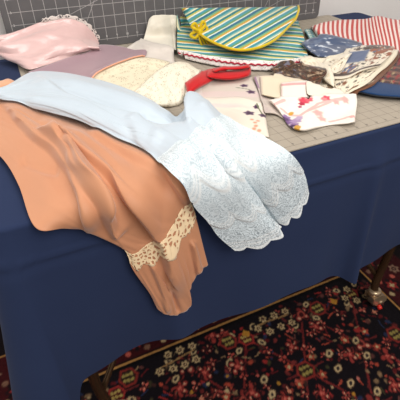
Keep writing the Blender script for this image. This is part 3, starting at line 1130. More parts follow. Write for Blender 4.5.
# rounded bib folded forward (diagonal stripes), outline ends in the yellow binding
rows = [[(181, 8, .030, 'm'), (210, 8, .034, 'm'), (240, 7.5, .034, 'm'), (270, 7, .032, 'm'), (298, 6, .026, 'm')],
        [(185, 15, .070), (212, 19, .072), (242, 20, .072), (272, 18, .070), (298.5, 10, .066)],
        [(189, 23, .066), (214, 31, .064), (243, 34, .064), (273, 29, .062), (297, 15, .062)],
        [(193, 30, .058), (216, 44, .052), (243, 50.5, .050), (272, 42, .050), (295, 20, .056)]]
P = drape(rows, 80, 46, lambda U, V: .0015 * fbm(U * 3, V * 3, 4), stamp=False, push=False)
GU = (grid([[p[:2] for p in r] for r in rows], 80, 46) * np.array([.0030, .0042])).reshape(-1, 2)
hm_stamp(P[12:])
sheet('apron_bib', P, APS, apron, uv=GU)
edge = np.concatenate([P[-1], P[::-1, -1][1:]])
tube('yellow_binding', [p + front * .001 + np.array([0, 0, .001]) for p in edge[::2]], .0036, YEL, apron, 8)
# yellow bow with tassels
bp = P[42, 5] + front * .010 + np.array([0, 0, .002])
bow = empty('yellow_bow', bp); child(bow, apron)
for dx_, dz_ in ((-.020, .016), (-.024, -.006), (.022, .006), (.016, .018)):
    pts = [bp, bp + rx * dx_ * .6 + np.array([0, 0, dz_ + .007]), bp + rx * dx_ * 1.1 + np.array([0, 0, dz_]), bp + rx * dx_ * .6 + np.array([0, 0, dz_ - .007]) + front * .006, bp + front * .004]
    child(tube('bow_loop', catmull(pts, 18), .0042, YEL, None, 8), bow)
for k in range(5):
    pts = [bp, bp + rx * (.007 * (k - 1) + .004) + np.array([0, 0, -.016]) + front * .010, bp + rx * (.011 * (k - 1) + .012) + np.array([0, 0, -.034]) + front * .018]
    child(tube('bow_tail', catmull(pts, 12), .0034, YEL, None, 8), bow)
bm = bmesh.new(); bmesh.ops.create_icosphere(bm, subdivisions=2, radius=.0085)
for v_ in bm.verts: v_.co = Vector(bp + front * .004) + v_.co * (1 + .12 * math.sin(v_.co.x * 900))
child(bm_obj('bow_knot', bm, YEL), bow)

# ---- teal plaid cloth, right of the apron
t = NT('teal_plaid'); uvv, x, y = t.uv()
c1 = t.ramp(t.math('FRACT', t.math('DIVIDE', x, .05)), [(0, '#5c96a0'), (.3, '#cfd8cf'), (.5, '#8cb7b4'), (.65, '#d8cf9a'), (.75, '#4d8a9c')])
c2 = t.ramp(t.math('FRACT', t.math('DIVIDE', y, .05)), [(0, '#4d8fa0'), (.25, '#d6dcd2'), (.45, '#7fb0b4'), (.7, '#3f7c94'), (.85, '#c8d0b8')])
t.base(t.mix(.5, c1, c2), .85, .2, .2); PLAID = t.m
rows = [[(304, 30), (309, 29), (315, 32), (322, 37)],
        [(309, 39), (313, 39), (318, 42), (324, 46)],
        [(313, 50), (316, 51), (320, 53), (325, 56)]]
P = lay(rows, .012, 40, 34, 1)
tag(sheet('plaid_cloth', P, PLAID), 'teal and white plaid cloth lying between the apron and the blue-grey scarf', 'cloth')

# ---- navy cloth peeking out is the table cover itself; red striped cloth
t = NT('red_stripes'); uvv, x, y = t.uv()
q = t.math('ADD', t.math('MULTIPLY', x, 1.0), t.math('MULTIPLY', y, .08))
b_ = t.band(q, .0195, .0100)
t.base(t.mix(b_, C4('#e4d3cd'), C4('#b8453f')), .85, .2, .2); h, _ = t.noise(uvv, 1500, 2); t.bump(h, .25, .0005); RST = t.m
rows = [[(311, 26.5), (325, 22), (340, 20), (356, 20), (368, 18.5), (378, 16), (392, 19), (408, 21), (425, 23)],
        [(312, 29), (327, 27), (342, 27), (358, 28), (371, 28), (382, 27), (396, 30), (412, 33), (428, 36)],
        [(314, 32), (330, 33), (345, 35), (361, 37), (375, 39), (387, 40), (401, 44), (417, 48), (432, 52)],
        [(318, 37), (335, 41), (350, 44), (365, 48), (380, 52), (391, 54), (405, 60), (420, 66), (436, 72)]]
P = lay(rows, .012, 110, 50, 4, fold=lambda U, V: .010 * np.sin(U * 11 + .8) * (1 - .4 * V) + .003 * fbm(U * 5, V * 5, 3))
tag(sheet('striped_cloth', P, RST), 'red and white striped cloth at the back right corner of the table', 'cloth')

# ---- burgundy patterned scarf with a broad blue border
NA, NB_ = 110, 70
rows = [[(388, 50), (402, 52), (418, 56), (436, 60)],
        [(374, 62), (394, 66), (414, 70), (434, 73)],
        [(362, 74), (384, 78), (406, 81), (430, 84)],
        [(357, 83), (380, 89), (404, 92), (428, 94)],
        [(352, 91), (376, 96), (402, 98), (426, 100)]]
P = lay(rows, .012, NA, NB_, 4, fold=lambda U, V: .004 * np.sin(V * PI))
U, V = UVn(NB_, NA)
p_ = Paint(U * .26, V * .20, '#3c0f16')
gx, gy = p_.x / .018, p_.y / .018
p_.put((np.abs(gx - np.round(gx)) < .17), '#2b2026'); p_.put((np.abs(gy - np.round(gy)) < .2), '#6e4a3c')
for k in range(80):
    p_.disc(rng.uniform(0, .26), rng.uniform(0, .115), rng.uniform(.004, .010), rng.choice(['#8a1820', '#9a2428', '#6c1018', '#9a8460', '#7c161e']), .3, petals=5)
p_.put(sstep(.60, .62, V), '#08335f'); p_.put(sstep(.60, .605, V) * (1 - sstep(.625, .63, V)), '#0b2c58')
SCARF = painted('printed_silk', .5, .3)
tag(sheet('silk_scarf', P, SCARF, cols=p_.cols()), 'burgundy patterned scarf with broad royal blue border at the right edge of the table', 'scarf')

# ---- blue-grey scarf with white blotches
NA, NB_ = 80, 60
rows = [[(301, 43), (312, 38), (330, 36), (348, 39), (362, 43)],
        [(304, 47), (314, 44), (331, 43), (349, 45), (363, 48)],
        [(310, 52), (319, 51), (333, 51), (348, 52), (360, 53)],
        [(318, 57), (325, 58), (335, 58), (346, 57), (356, 55)]]
P = lay(rows, .014, NA, NB_, 4, fold=lambda U, V: .004 * np.sin(U * 7 + V * 4) + .003 * fbm(U * 4, V * 4, 2))
U, V = UVn(NB_, NA)
p_ = Paint(U, V * .6, '#465470')
p_.put(sstep(.1, .5, fbm(U * 7, V * 5, 4)), '#5c6b85'); p_.put(sstep(.38, .6, fbm(U * 9, V * 7, 11)), '#c9cfd8'); p_.put(sstep(.45, .65, fbm(U * 8, V * 8, 17)), '#37466a')
p_.put((U > .85) * sstep(0, .3, fbm(U * 14, V * 9, 3)), '#4a3a2c')
tag(sheet('silk_scarf', P, SCARF, cols=p_.cols()), 'blue-grey scarf with white blotches in front of the red striped cloth', 'scarf')


# ---- pile of printed scarves with cream borders
def pile_scarf(rows, label, seed, base='#ddd2bc', spots=('#4a3628', '#8a6a48', '#2b2420'), h=.006, thr=.15, border=.13, nu=90, nv=60, extra=None):
    P = lay(rows, h, nu, nv, 3, fold=lambda U, V: .003 * np.sin(U * 6 + V * 5 + seed) + .0015 * fbm(U * 5, V * 5, seed))
    U, V = UVn(nv, nu); p_ = Paint(U, V, base)
    a = fbm(U * 6, V * 6, seed); b = fbm(U * 14, V * 12, seed + 3)
    inner = sstep(border * .8, border, U) * sstep(border * .8, border, 1 - U) * sstep(border * .8, border, V) * sstep(border * .8, border, 1 - V)
    p_.put(inner * sstep(thr, thr + .15, a), spots[0]); p_.put(inner * sstep(.15, .3, b) * sstep(-.2, .1, a), spots[1]); p_.put(inner * sstep(.3, .42, fbm(U * 17, V * 19, seed + 7)), spots[2])
    if extra: extra(p_, U, V)
    o = sheet('silk_scarf', P, SCARF, cols=p_.cols()); tag(o, label, 'scarf', 'folded silk scarves piled at the right'); return P


def ex1(p_, U, V):
    p_.put(sstep(.0, .12, fbm(U * 5, V * 5, 31)) * (U > .45) * (U < .8) * (V > .2) * (V < .7), '#57688c')
    p_.put((np.abs(V - .9) < .025) | (np.abs(U - .93) < .012), '#3b2a22')


rows = [[(330, 60), (352, 54), (380, 49), (399.5, 52)],
        [(330, 70), (352, 64), (378, 60), (397.5, 60)],
        [(334, 82), (350, 78), (372, 73), (390, 69)],
        [(340, 94), (349, 97.5), (359, 94), (374, 85)]]
pile_scarf(rows, 'rust brown scarf at the bottom of the scarf pile, touching the burgundy scarf', 21, base='#6a4026', spots=('#d8ccb4', '#3a2a22', '#8a5a34'), nu=60, nv=50)
rows = [[(304, 56), (326, 58), (350, 52), (378, 48), (398, 50)],
        [(306, 62), (326, 66), (348, 62), (374, 58), (396, 57)],
        [(310, 70), (328, 76), (345, 74), (367, 70), (388, 66)],
        [(316, 82), (330, 88), (342, 90), (358, 82), (378, 74)],
        [(324, 92), (334, 95), (344, 97), (354, 92), (370, 82)]]
pile_scarf(rows, 'wide cream bordered scarf in the middle of the scarf pile', 2, base='#e2d8c2', spots=('#6b5a3c', '#7a4a2c', '#2e2a28'))
rows = [[(346, 49), (362, 46), (380, 45), (395, 47)],
        [(342, 56), (358, 54), (376, 52), (393, 53)],
        [(336, 68), (352, 66), (370, 62), (386, 60)],
        [(330, 80), (346, 79), (360, 72), (378, 67)]]


def ex2(p_, U, V):
    p_.put(sstep(.10, .16, U) * (1 - sstep(.5, .56, U)) * sstep(.18, .26, V) * (1 - sstep(.55, .62, V)), '#546280')
    p_.put((U > .55) * sstep(-.1, .1, fbm(U * 9, V * 6, 5)) * (V < .6), '#8a4a2a')
    p_.put((U > .1) * (U < .9) * (V < .2) * sstep(-.2, .0, fbm(U * 12, V * 9, 2)), '#3d2c24')
    p_.put(sstep(.82, .86, V) * (1 - sstep(.9, .93, V)), '#40302a')


pile_scarf(rows, 'scarf with brown and blue print uppermost in the pile against the red striped cloth', 5, base='#ddd3c0', spots=('#7a4428', '#4f6288', '#2a2522'), extra=ex2)
rows = [[(326, 59), (340, 56), (352, 53)],
        [(322, 65), (336, 64), (347, 61)],
        [(318, 73), (332, 75), (342, 70)]]
pile_scarf(rows, 'narrow cream folded scarf with a brown patch in front of the blue-grey scarf', 9, base='#e6dcc8', spots=('#8a744e', '#4a3a2a', '#b9a27c'), h=.007, thr=.2, border=.22, nu=50, nv=50)
rows = [[(302, 58), (312, 57), (320, 62), (330, 68)],
        [(300, 62), (311, 64), (322, 71), (334, 78)],
        [(306, 68), (314, 72), (324, 80), (334, 88)]]
pile_scarf(rows, 'plain cream folded scarf edge between the leopard scarf and the scarf pile', 13, base='#e4dac6', spots=('#d8ccb4', '#cbbd9f', '#e8e0cf'), nu=50, nv=40)
# dark leopard scarf
rows = [[(270, 69), (280, 64), (293, 63), (308, 65), (326, 70)],
        [(274, 73), (284, 70), (296, 70), (310, 73), (326, 76)],
        [(280, 78), (290, 77), (300, 79), (310, 82), (322, 81)],
        [(286, 82), (294, 83), (302, 86), (310, 88), (318, 86)]]
P = lay(rows, .010, 110, 70, 3, fold=lambda U, V: .005 * np.sin(U * 9 + V * 4) + .002 * fbm(U * 5, V * 5, 7))
U, V = UVn(70, 110); p_ = Paint(U, V, '#3a2a22')
a = fbm(U * 22, V * 12, 3); p_.put(sstep(.0, .2, a), '#6e5138'); p_.put(sstep(.25, .4, a), '#1c1614'); p_.put(sstep(.32, .45, fbm(U * 12, V * 9, 8)), '#a08a72')
p_.put(sstep(.2, .4, fbm(U * 7, V * 6, 12)) * (U < .5), '#6c6a78'); p_.put(sstep(.3, .45, fbm(U * 10, V * 7, 21)), '#5a2f1c')
tag(sheet('silk_scarf', P, SCARF, cols=p_.cols()), 'dark brown leopard print scarf behind the folded cream handkerchief', 'scarf')

# ---- handkerchiefs
HK = painted('printed_handkerchief', .85, .2)


def hanky(rows, base, deco, label, h=.004, nu=110, nv=80, fold=None, soft=4):
    P = lay(rows, h, nu, nv, soft, fold=fold)
    Gp = grid([[(*p, 0.0)[:2] for p in r] for r in rows], nu, nv)
    # pattern coordinates in metres on the cloth itself
    s, n = SN(P)
    p_ = Paint(s, n, base)
    def at(x, y):
        k = np.argmin((Gp[..., 0] - x) ** 2 + (Gp[..., 1] - y) ** 2); return float(s.ravel()[k]), float(n.ravel()[k])
    deco(p_, at, *UVn(nv, nu))
    o = sheet('handkerchief', P, HK, cols=p_.cols())
    return tag(o, label, 'handkerchief')


def violet(p_, x, y, r, c='#5a3f5c'):
    p_.disc(x, y, r, c, .25, petals=5, depth=.14); p_.disc(x, y, r * .35, '#3a2438', .3)


def deco_back(p_, at, U, V):
    p_.put(sstep(.45, .5, V) * (1 - sstep(.62, .68, V)) * .5, '#d8c0c0'); p_.put((U < .3) * .5, '#ddd6d2')
    for x, y, r in ((244, 86, .010), (251, 92, .011), (192, 90, .008)):
        sx, sy = at(x, y); violet(p_, sx, sy, r)
    a, b = at(236, 88), at(250, 90); p_.line(*a, *b, .0018, '#63705a')


rows = [[(192, 86), (206, 80), (226, 79), (252, 77)], [(186, 93), (204, 88), (228, 87), (257, 88)], [(186, 103), (206, 98), (232, 98), (262, 98)], [(196, 112), (214, 108), (238, 108), (266, 110)]]
hanky(rows, '#cdc2b6', deco_back, 'sheer off-white handkerchief with small violets, just below the red ribbon', .004, fold=lambda U, V: .0025 * np.sin(U * 8 + V * 2))


def deco_front(p_, at, U, V):
    p_.put(.6 * sstep(.2, .3, V) * (1 - sstep(.36, .42, V)), '#d9bfbf'); p_.put(.5 * sstep(.6, .8, U + .2 * V), '#e4dccc')
    for x, y, r in ((256, 107.5, .007), (249, 113.5, .012), (263, 115.5, .010)):
        sx, sy = at(x, y); violet(p_, sx, sy, r)
    a, b = at(257, 104), at(262, 114); p_.line(*a, *b, .0018, '#6a7458')
    for x, y in ((252, 120), (255, 123), (256, 126), (254, 129), (258, 121), (259, 131)):
        sx, sy = at(x, y); p_.disc(sx, sy, .004, '#d89a80', .4)


rows = [[(194, 96), (214, 98), (240, 97), (262, 103)], [(196, 104), (220, 106), (243, 107), (265, 114)], [(204, 114), (226, 117), (248, 119), (267, 126)], [(214, 128), (234, 131), (252, 135), (269, 137.5)]]
hanky(rows, '#ddd2c4', deco_front, 'sheer cream handkerchief with purple flowers, its corner pointing to the table edge', .005, fold=lambda U, V: .0028 * np.sin(V * 9 + U * 2) + .001 * fbm(U * 4, V * 4, 1))


# ---- red satin ribbon
t = NT('red_satin'); f, _ = t.noise(t.coord(), 20, 3); t.base(t.mix(f, C4('#b80a12'), C4('#cc1018')), .5, .2, .25); REDS = t.m
ra = [[(185, 83), (195, 76), (205, 70.5), (216, 68), (225, 67)], [(186.5, 89), (197, 82), (208, 76), (217, 72.5), (226, 70)], [(188, 95), (199, 88), (210, 82), (219, 77), (227, 73)]]
P = lay(ra, .008, 46, 14, 3, fold=lambda U, V: .005 * np.sin(U * 6), closed=False)
rib = root_of('red_ribbon', P); tag(rib, 'bright red satin ribbon lying loosely below the striped apron', 'ribbon')
sheet('ribbon_tail', P, REDS, rib)
rb = [[(208, 70.5, .002), (216, 71, .006), (228, 71, .008), (240, 70, .01), (248, 67.5, .01), (247, 64.5, .012)], [(207, 75, .001), (216, 76, .004), (228, 77, .006), (240, 76, .008), (249, 73, .008), (250, 67, .01)], [(207, 78, 0), (216, 79, .0), (228, 80, .0), (240, 79, .0), (250, 76, .0), (251, 69, .002)]]
P = lay(rb, .008, 46, 14, 3)
sheet('ribbon_loop', P, REDS, rib)
rc = [[(212, 70.5, .002), (222, 66.5, .006), (230, 66.5, .004), (240, 66, .006), (249, 64.5, .01)], [(213, 72, .001), (223, 68.5, .003), (230, 68.5, .002), (240, 68, .004), (250, 66.5, .008)], [(214, 73.5, 0), (223, 70.5, .0), (230, 70, .0), (240, 69.5, .002), (251, 68.5, .004)]]
P = lay(rc, .007, 40, 12, 3)
sheet('ribbon_loop', P, REDS, rib)

def deco_lilac(p_, at, U, V):
    p_.put(.6 * sstep(.1, .4, fbm(U * 4, V * 4, 9)), '#b9a9a6')
    p_.put((U < .12) & (V < .3), '#9a7f94')


rows = [[(254, 77), (262, 76), (272, 80)], [(258, 90), (268, 92), (278, 96)], [(262, 104), (272, 106), (282, 110)], [(265, 113), (275, 114), (284, 119)]]
hanky(rows, '#c6bab0', deco_lilac, 'thin lilac-grey handkerchief half hidden under the folded cream one', .003, nu=50, nv=60)


def deco_cream(p_, at, U, V):
    p_.put(.5 * (U < .06), '#e9dfd2')


rows = [[(260, 76), (272, 75.5), (288, 77), (307, 82)], [(260.5, 82), (272, 83), (286, 85), (305, 89)], [(261, 90), (270, 92), (282, 95), (302, 97)], [(261.5, 95), (270, 97), (280, 99), (298, 101)]]
hanky(rows, '#ded1b8', deco_cream, 'folded plain cream handkerchief directly in front of the leopard scarf', .008, nu=50, nv=46)


def deco_pinkline(p_, at, U, V):
    p_.put(sstep(.06, .1, V) * (1 - sstep(.2, .24, V)) * .8, '#d48f90'); p_.put((U > .93) * .4, '#e0c0ba'); p_.put(.4 * (U < .05), '#d9b9b4')


rows = [[(281, 83), (290, 82), (299, 81.5), (307, 81)], [(281, 88), (290, 87.5), (299, 87), (308, 87)], [(281, 93), (290, 93), (299, 93), (308, 93)], [(281, 97), (290, 97.5), (300, 98), (309, 98)]]
hanky(rows, '#e9dfd6', deco_pinkline, 'small white folded handkerchief with pink line at its top edge', .007, nu=50, nv=46)


def deco_plain(p_, at, U, V):
    pass


rows = [[(306, 82), (316, 84), (326, 88), (340, 90)], [(306, 88), (317, 90), (328, 94), (344, 95)], [(307, 96), (318, 98), (330, 101), (350, 100)]]
hanky(rows, '#e6dccd', deco_plain, 'plain ivory handkerchief lying right of the pink-lined one', .006, nu=50, nv=40)


def deco_floral(p_, at, U, V):
    # pink bands along the rim, rose, pansies, leaves
    for (q0, q1) in (((281, 109), (300, 116)), ((300, 116), (318, 104)), ((318, 104), (346, 99)), ((306, 112), (330, 102)), ((330, 122), (352, 116)), ((284, 100), (276, 104))):
        a, b = at(*q0), at(*q1); p_.line(*a, *b, .0042, '#e2b4ae')
    for x, y, r in ((318, 113, .012), (322, 119, .010), (345, 100, .009), (336, 102, .008), (352, 117, .008)):
        sx, sy = at(x, y); p_.disc(sx, sy, r, '#e9a8a2', .4, petals=5, depth=.14)
    for x, y, r, c in ((304, 101.5, .013, '#cf4658'), (309, 100, .010, '#d8606c'), (302, 104, .008, '#b03048'), (300, 107, .005, '#a8506a'), (326, 98, .010, '#d9485c'), (324, 99.5, .007, '#e58a8c')):
        sx, sy = at(x, y); p_.disc(sx, sy, r, c, .3, petals=5, depth=.14)
    for x, y, r, c in ((286, 118, .011, '#8d6f9c'), (290, 122, .013, '#7a5a88'), (296, 121, .012, '#a58ab0'), (294, 125, .011, '#8a6a98'), (284, 121, .008, '#5d4468'), (299, 118, .009, '#b8a0bc'), (293, 126, .006, '#4c3656')):
        sx, sy = at(x, y); p_.disc(sx, sy, r, c, .3, petals=5, depth=.12)
    for x, y, r in ((291, 114, .009), (298, 128, .009), (296, 130, .007)):
        sx, sy = at(x, y); p_.disc(sx, sy, r, '#c8963c', .3, asp=1.8, rot=.6)


rows = [[(269, 100), (281, 98.5), (295, 99), (310, 99), (327, 94), (344, 95), (356, 94)],
        [(274, 105), (285, 104), (297, 104), (312, 104), (330, 101), (346, 102), (357, 102)],
        [(279, 111), (288, 110), (299, 110), (314, 109), (332, 109), (347, 110), (356, 111)],
        [(284, 119), (291, 119), (302, 119), (316, 117), (333, 116), (347, 117), (355, 118)],
        [(288, 125), (294, 129), (304, 131), (317, 128), (333, 125), (346, 124), (355, 122)]]
hanky(rows, '#ece4da', deco_floral, 'white handkerchief with red rose, pink bands and purple pansies at the table edge', .006, nu=170, nv=110,
      fold=lambda U, V: .004 * np.sin(U * 10 + V * 5) + .0015 * fbm(U * 5, V * 5, 4))

# ================================================================== THE TWO BIG SLIPS OVER THE TABLE EDGE
def folds(U, V, items):
    """items: (centre as function of V, width, amplitude)."""
    z = 0 * U
    for c, w, a in items:
        z = z + a * gauss(U, c(V) if callable(c) else c, w)
    return z


# ---- peach satin half slip: rows = across from the blue slip (0) to the lower left edge, columns = from the waist to the hem
t = NT('peach_satin'); cc = t.coord(); f, _ = t.noise(cc, 7, 3)
t.base(t.mix(f, C4('#c08462'), C4('#c8906d')), .55, .35, .3); h, _ = t.noise(cc, 55, 3); t.bump(h, .10, .002)
PEACH = t.m
rows = [
    [(-25, 90, .014), (12, 98, .016), (44, 108, .016), (84, 124, .016), (122, 138, .016), (154, 150, .016), (180, 180, .018), (192, 206, .022), (197, 222, .026), (203, 246, .028), (208, 265, .030)],
    [(-25, 97, .020), (12, 107, .022), (43, 120, .024), (80, 140, .026), (114, 158, .026), (144, 178, .026), (168, 203, .026), (181, 218, .028), (187, 236, .030), (193, 258, .032), (198, 273, .034)],
    [(-25, 104, .020), (12, 115, .022), (42, 130, .024), (76, 153, .024), (107, 176, .024), (134, 200, .024), (157, 222, .026), (169, 231, .028), (176, 249, .030), (185, 272, .032), (190, 289, .034)],
    [(-25, 111, .020), (11, 124, .022), (42, 142, .024), (71, 167, .024), (97, 192, .024), (122, 216, .024), (145, 236, .026), (156, 241, .028), (163, 259, .030), (178, 284, .032), (191, 306, .034)],
    [(-25, 118, .020), (9, 135, .022), (39, 157, .024), (63, 183, .024), (87, 208, .024), (111, 230, .024), (135, 244, .026), (145, 249, .028), (151, 266, .030), (167, 292, .032), (178, 315, .034)],
    [(-26, 126, .018), (5, 147, .020), (30, 172, .022), (52, 200, .022), (77, 221, .024), (102, 237, .024), (126, 249, .026), (134, 256, .028), (140, 271, .030), (155, 296, .032), (166, 314, .032)],
    [(-28, 134, .012), (1, 157, .014), (18, 184, .016), (35, 227, .018), (66, 229, .020), (94, 231, .018), (116, 242, .020), (126, 252, .024), (133, 270, .028), (149, 293, .028), (157, 308, .028)],
]
NU, NV = 230, 190


def pleat(V, c, w, a):
    """A pleat lying over its neighbour: slow rise, then a sharp step down at c."""
    return a * np.where(V < c, np.exp(-((V - c) / w) ** 2), np.exp(-((V - c) / (.12 * w)) ** 2))


def peach_fold(U, V):
    # U along (waist -> hem), V across
    z = .002 * fbm(U * 4, V * 4, 4) + .0006 * np.sin(V * 60 + 4 * fbm(U * 3, V * 3, 2)) * sstep(.75, .9, U)
    return z


PEACH_CREASES = [
    ([(4, 104), (34, 139), (56, 157), (78, 190), (88, 232)], 2.2, 13, 0.0180),
    ([(40, 137), (60, 153), (78, 178), (92, 201), (100, 216)], 2.2, 9, 0.0180),
    ([(62, 147), (80, 172), (95, 202), (108, 226), (116, 238)], 2.2, 14, 0.0195),
    ([(58, 140), (80, 159), (112, 185), (135, 208), (155, 236), (166, 262), (172, 300)], 2.4, 16, 0.0210),
    ([(88, 134), (110, 148), (138, 162), (171, 181), (186, 205)], 2.4, 12, 0.0120),
    ([(40, 122), (70, 136), (100, 152), (130, 178)], 4, 8, 0.0060),
    ([(52, 141), (60, 150), (68, 148)], 3, 3, 0.0150),
    ([(20, 160), (40, 168), (60, 172)], 5, 5, -0.0060),
    ([(166, 270), (172, 292), (179, 315)], 1.6, 3, -0.0090), ([(190, 240), (194, 255), (198, 274)], 1.4, 4, 0.0090), ([(150, 262), (160, 284), (168, 314)], 2, 5, 0.0075)]
P = drape(rows, NU, NV, peach_fold, eps=.004, bulge=front_bulge, sm=2, crease=PEACH_CREASES)
# uneven hem, following the folds
fm_stamp(P)
peach = root_of('half_slip', P)
tag(peach, 'peach satin half slip with a lace band near the hem, hanging over the table edge', 'slip')
U, V = UVn(NV, NU)
sheet('skirt', P, PEACH, peach)
# lace band: a strip a little above the satin between two columns
i0, i1 = int(NU * (6.68 / 10)), int(NU * (7.85 / 10))
wv = np.abs(np.sin(np.linspace(0, 4 * PI, NV)))
band_rows = []
N = normals(P)
for k in range(15):
    f = k / 14
    fi = i0 + (i1 - i0) * (f * 1.0) + (1.6 * wv - 1) * (1 if k > 10 else 0) * (k - 10) * 1.0 - (1.6 * wv - 1) * (1 if k < 3 else 0) * (2 - k) * .8
    a = np.floor(fi).astype(int); b = fi - a; r = np.arange(NV)
    band_rows.append(P[r, a] * (1 - b)[:, None] + P[r, a + 1] * b[:, None] + N[r, a] * .0016)
pass
PL = lace_mat('peach_lace', '#f2d8b0', '#cf9468', 110, .0, .36, .85, .3, -.06)
Q = np.stack(band_rows)
sheet('lace_band', Q, PL, peach, thick=.0007)
# pleat stitching line and strap end at the upper left
PSTR = fabric('peach_elastic', '#d9a07c', '#e0ac8c', .6, .3)
st = catmull([A(-12, 86, .022), A(2, 84, .026), A(9, 82, .028), A(17, 85, .022), A(27, 87, .014)], 24)
wd = np.append(EN, 0) * .020
Q = np.stack([st - wd, st - wd * .3 + np.array([0, 0, .003]), st + wd * .4 + np.array([0, 0, .003]), st + wd])
sheet('waistband', Q, PSTR, peach, thick=.002)

# ---- pale blue slip
t = NT('blue_nylon'); cc = t.coord(); f, _ = t.noise(cc, 8, 3)
t.base(t.mix(f, C4('#bac8d3'), C4('#c4d0da')), .5, .4, .4); h, _ = t.noise(cc, 500, 2); t.bump(h, .12, .0006); BLUEN = t.m
rows = [
    [(-20, 90, .034), (6, 86, .034), (36, 72, .036), (82, 76, .038), (130, 90, .038), (176, 113, .030), (193, 99, .048), (236, 125, .034), (284, 149, .028), (303, 172, .032), (309, 193, .036)],
    [(-20, 91, .042), (4, 88, .042), (34, 78, .044), (82, 84, .046), (130, 99, .046), (176, 116, .038), (197, 108, .052), (234, 136, .040), (274, 163, .032), (293, 186, .036), (301, 211, .040)],
    [(-20, 92, .042), (2, 90, .042), (32, 84, .044), (81, 92, .046), (129, 108, .046), (175, 121, .040), (201, 120, .052), (231, 150, .042), (262, 182, .032), (280, 205, .036), (288, 222, .038)],
    [(-20, 93, .042), (1, 92, .042), (30, 90, .044), (80, 100, .044), (127, 117, .044), (170, 129, .038), (200, 135, .046), (229, 165, .036), (254, 195, .026), (266, 214, .028), (277, 226, .030)],
    [(-20, 94, .042), (0, 94, .042), (28, 96, .044), (79, 107, .044), (124, 125, .044), (164, 138, .046), (198, 148, .052), (230, 180, .050), (251, 208, .048), (264, 222, .048), (281, 236, .048)],
    [(-20, 94, .040), (0, 96, .040), (27, 101, .042), (77, 113, .042), (120, 131, .042), (157, 146, .046), (188, 161, .052), (213, 192, .050), (232, 216, .048), (242, 230, .048), (258, 247, .048)],
    [(-20, 96, .034), (0, 99, .034), (25, 106, .034), (75, 120, .034), (115, 139, .034), (147, 153, .036), (176, 180, .042), (192, 203, .042), (208, 222, .042), (218, 236, .042), (233, 249, .044)],
]
NU, NV = 240, 170


def blue_fold(U, V):
    z = .0018 * fbm(U * 7, V * 5, 8)
    z = z + .005 * gauss(V, .54, .05) * sstep(.45, .7, U) - .008 * gauss(V, .47, .02) * sstep(.5, .75, U)
    return z


BLUE_CREASES = [
    ([(36, 76), (52, 88), (69, 100), (100, 111), (138, 121), (165, 127), (189, 131), (212, 139), (236, 160)], 14, 2.6, 0.0135),
    ([(191, 98), (190, 112), (189, 124), (189, 134)], 3, 3, 0.0060), ([(191, 96), (190, 112), (190, 132)], 2.5, 18, 0.0150),
    ([(176, 112), (174, 119), (160, 122), (140, 116)], 7, 7, -0.0135),
    ([(152, 155), (141, 143), (135, 130), (128, 122)], 16, 3.5, .0050),
    ([(24, 97), (60, 110), (100, 124), (130, 138)], 6, 5, 0.0060),
    ([(60, 80), (95, 89), (130, 99), (160, 110)], 6, 5, 0.0067),
    ([(150, 136), (178, 146), (196, 160)], 8, 4, 0.0060), ([(200, 106), (214, 124), (226, 146)], 5, 9, 0.0075)]
P = drape(rows, NU, NV, blue_fold, eps=.006, bulge=lambda s, z: front_bulge(s, z) + .004, sm=2, crease=BLUE_CREASES)
bslip = root_of('lace_slip', P)
tag(bslip, 'pale blue slip with tiers of scalloped lace at the hem, lying over the peach one', 'slip')
vv = np.linspace(0, 1, NV); u0 = .665 - .135 * sstep(.0, 1.0, vv)       # the lace starts higher on the near lobe


def along(Q, ua, ub, k):
    out = np.empty((NV, k, 3))
    for r in range(NV):
        x_ = np.linspace(ua[r], ub[r], k) * (NU - 1); a_ = np.minimum(x_.astype(int), NU - 2); f_ = (x_ - a_)[:, None]
        out[r] = Q[r, a_] * (1 - f_) + Q[r, a_ + 1] * f_
    return out


sheet('slip_body', along(P, 0 * u0, u0 + .012, 150), BLUEN, bslip)
# lace part with three scalloped tiers
N = normals(P)
Nl = along(N, u0, 0 * u0 + 1, 96); Lp = along(P, u0, 0 * u0 + 1, 96) + Nl * .001
nl = Lp.shape[1]
U, V = UVn(NV, nl)            # U from lace top to hem
# scallops at the hem
sc = np.abs(np.sin(PI * (V * 6.5 + .15)))
d = P[:, -1] - P[:, -6]; d /= np.linalg.norm(d, axis=-1, keepdims=True)
for k in range(8):
    Lp[:, nl - 8 + k] += d * ((sc[:, 0] - .5) * .014 * ((k + 1) / 8))[:, None]
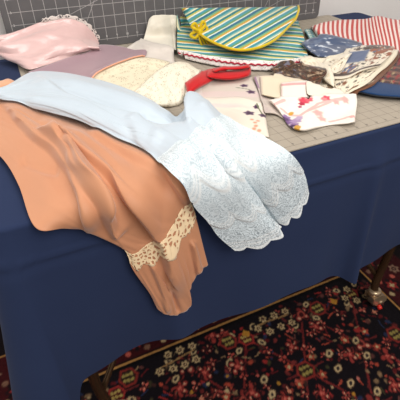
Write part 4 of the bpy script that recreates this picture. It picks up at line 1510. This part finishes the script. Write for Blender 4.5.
# tiers stand a little proud of each other
tier = 0 * U; linem = 0 * U
for u0, amp, cnt, ph in ((.30, .11, 4.5, .1), (.64, .11, 5.5, .45), (.985, 0.0, 6.5, .15)):
    e_ = u0 + amp * (np.abs(np.sin(PI * (V * cnt + ph))) - .5)
    tier = tier + .0025 * (1 - sstep(e_ - .012, e_ + .012, U)) * (u0 < .9)
    for o_, w_ in ((0, .016), (-.045, .011), (-.08, .009)):
        linem = np.maximum(linem, np.exp(-((U - e_ - o_) / w_) ** 2) * (1 if o_ == 0 else .8))
Lp += Nl * (tier * sstep(0, .06, U))[..., None]
cols = np.ones((NV, nl, 4)); cols[..., 0] = np.clip(linem, 0, 1); cols[..., 1] = sstep(.25, .9, U); cols[..., 2] = 0
t = NT('blue_lace'); uvv, x, y = t.uv()
a = t.n.new('ShaderNodeAttribute'); a.attribute_name = 'Col'; sp = t.n.new('ShaderNodeSeparateColor'); t.l.new(a.outputs['Color'], sp.inputs[0])
ln, openn = sp.outputs[0], sp.outputs[1]
_, nc = t.noise(uvv, 60, 2)
mx = t.n.new('ShaderNodeMix'); mx.data_type = 'VECTOR'; mx.inputs[0].default_value = .022
t.l.new(uvv, mx.inputs[4]); t.l.new(nc, mx.inputs[5])
v1 = t.voro(mx.outputs[1], 95, 'F1', .9)
ringv = t.math('FRACT', t.math('MULTIPLY', v1.outputs['Distance'], 3.2))
curl = t.math('GREATER_THAN', ringv, .42)
v2 = t.voro(uvv, 330, 'DISTANCE_TO_EDGE', .7); net = t.math('LESS_THAN', v2.outputs['Distance'], .12)
thr = t.math('MAXIMUM', t.math('MAXIMUM', curl, t.math('MULTIPLY', net, .5)), ln)
t.base(t.mix(ln, t.mix(thr, C4('#c0d0d8'), C4('#dae5ea')), C4('#f2f6f6')), .8, .2, .2)
gap = t.math('SUBTRACT', .93, t.math('MULTIPLY', openn, .34))
t.l.new(t.math('MAXIMUM', t.math('MINIMUM', t.math('ADD', t.math('MULTIPLY', thr, 1.0), 0.0), 1.0), gap), t.bsdf.inputs['Alpha'])
t.bump(thr, .45, .0015)
lo = sheet('lace_flounce', Lp, t.m, bslip, cols=cols, thick=0)
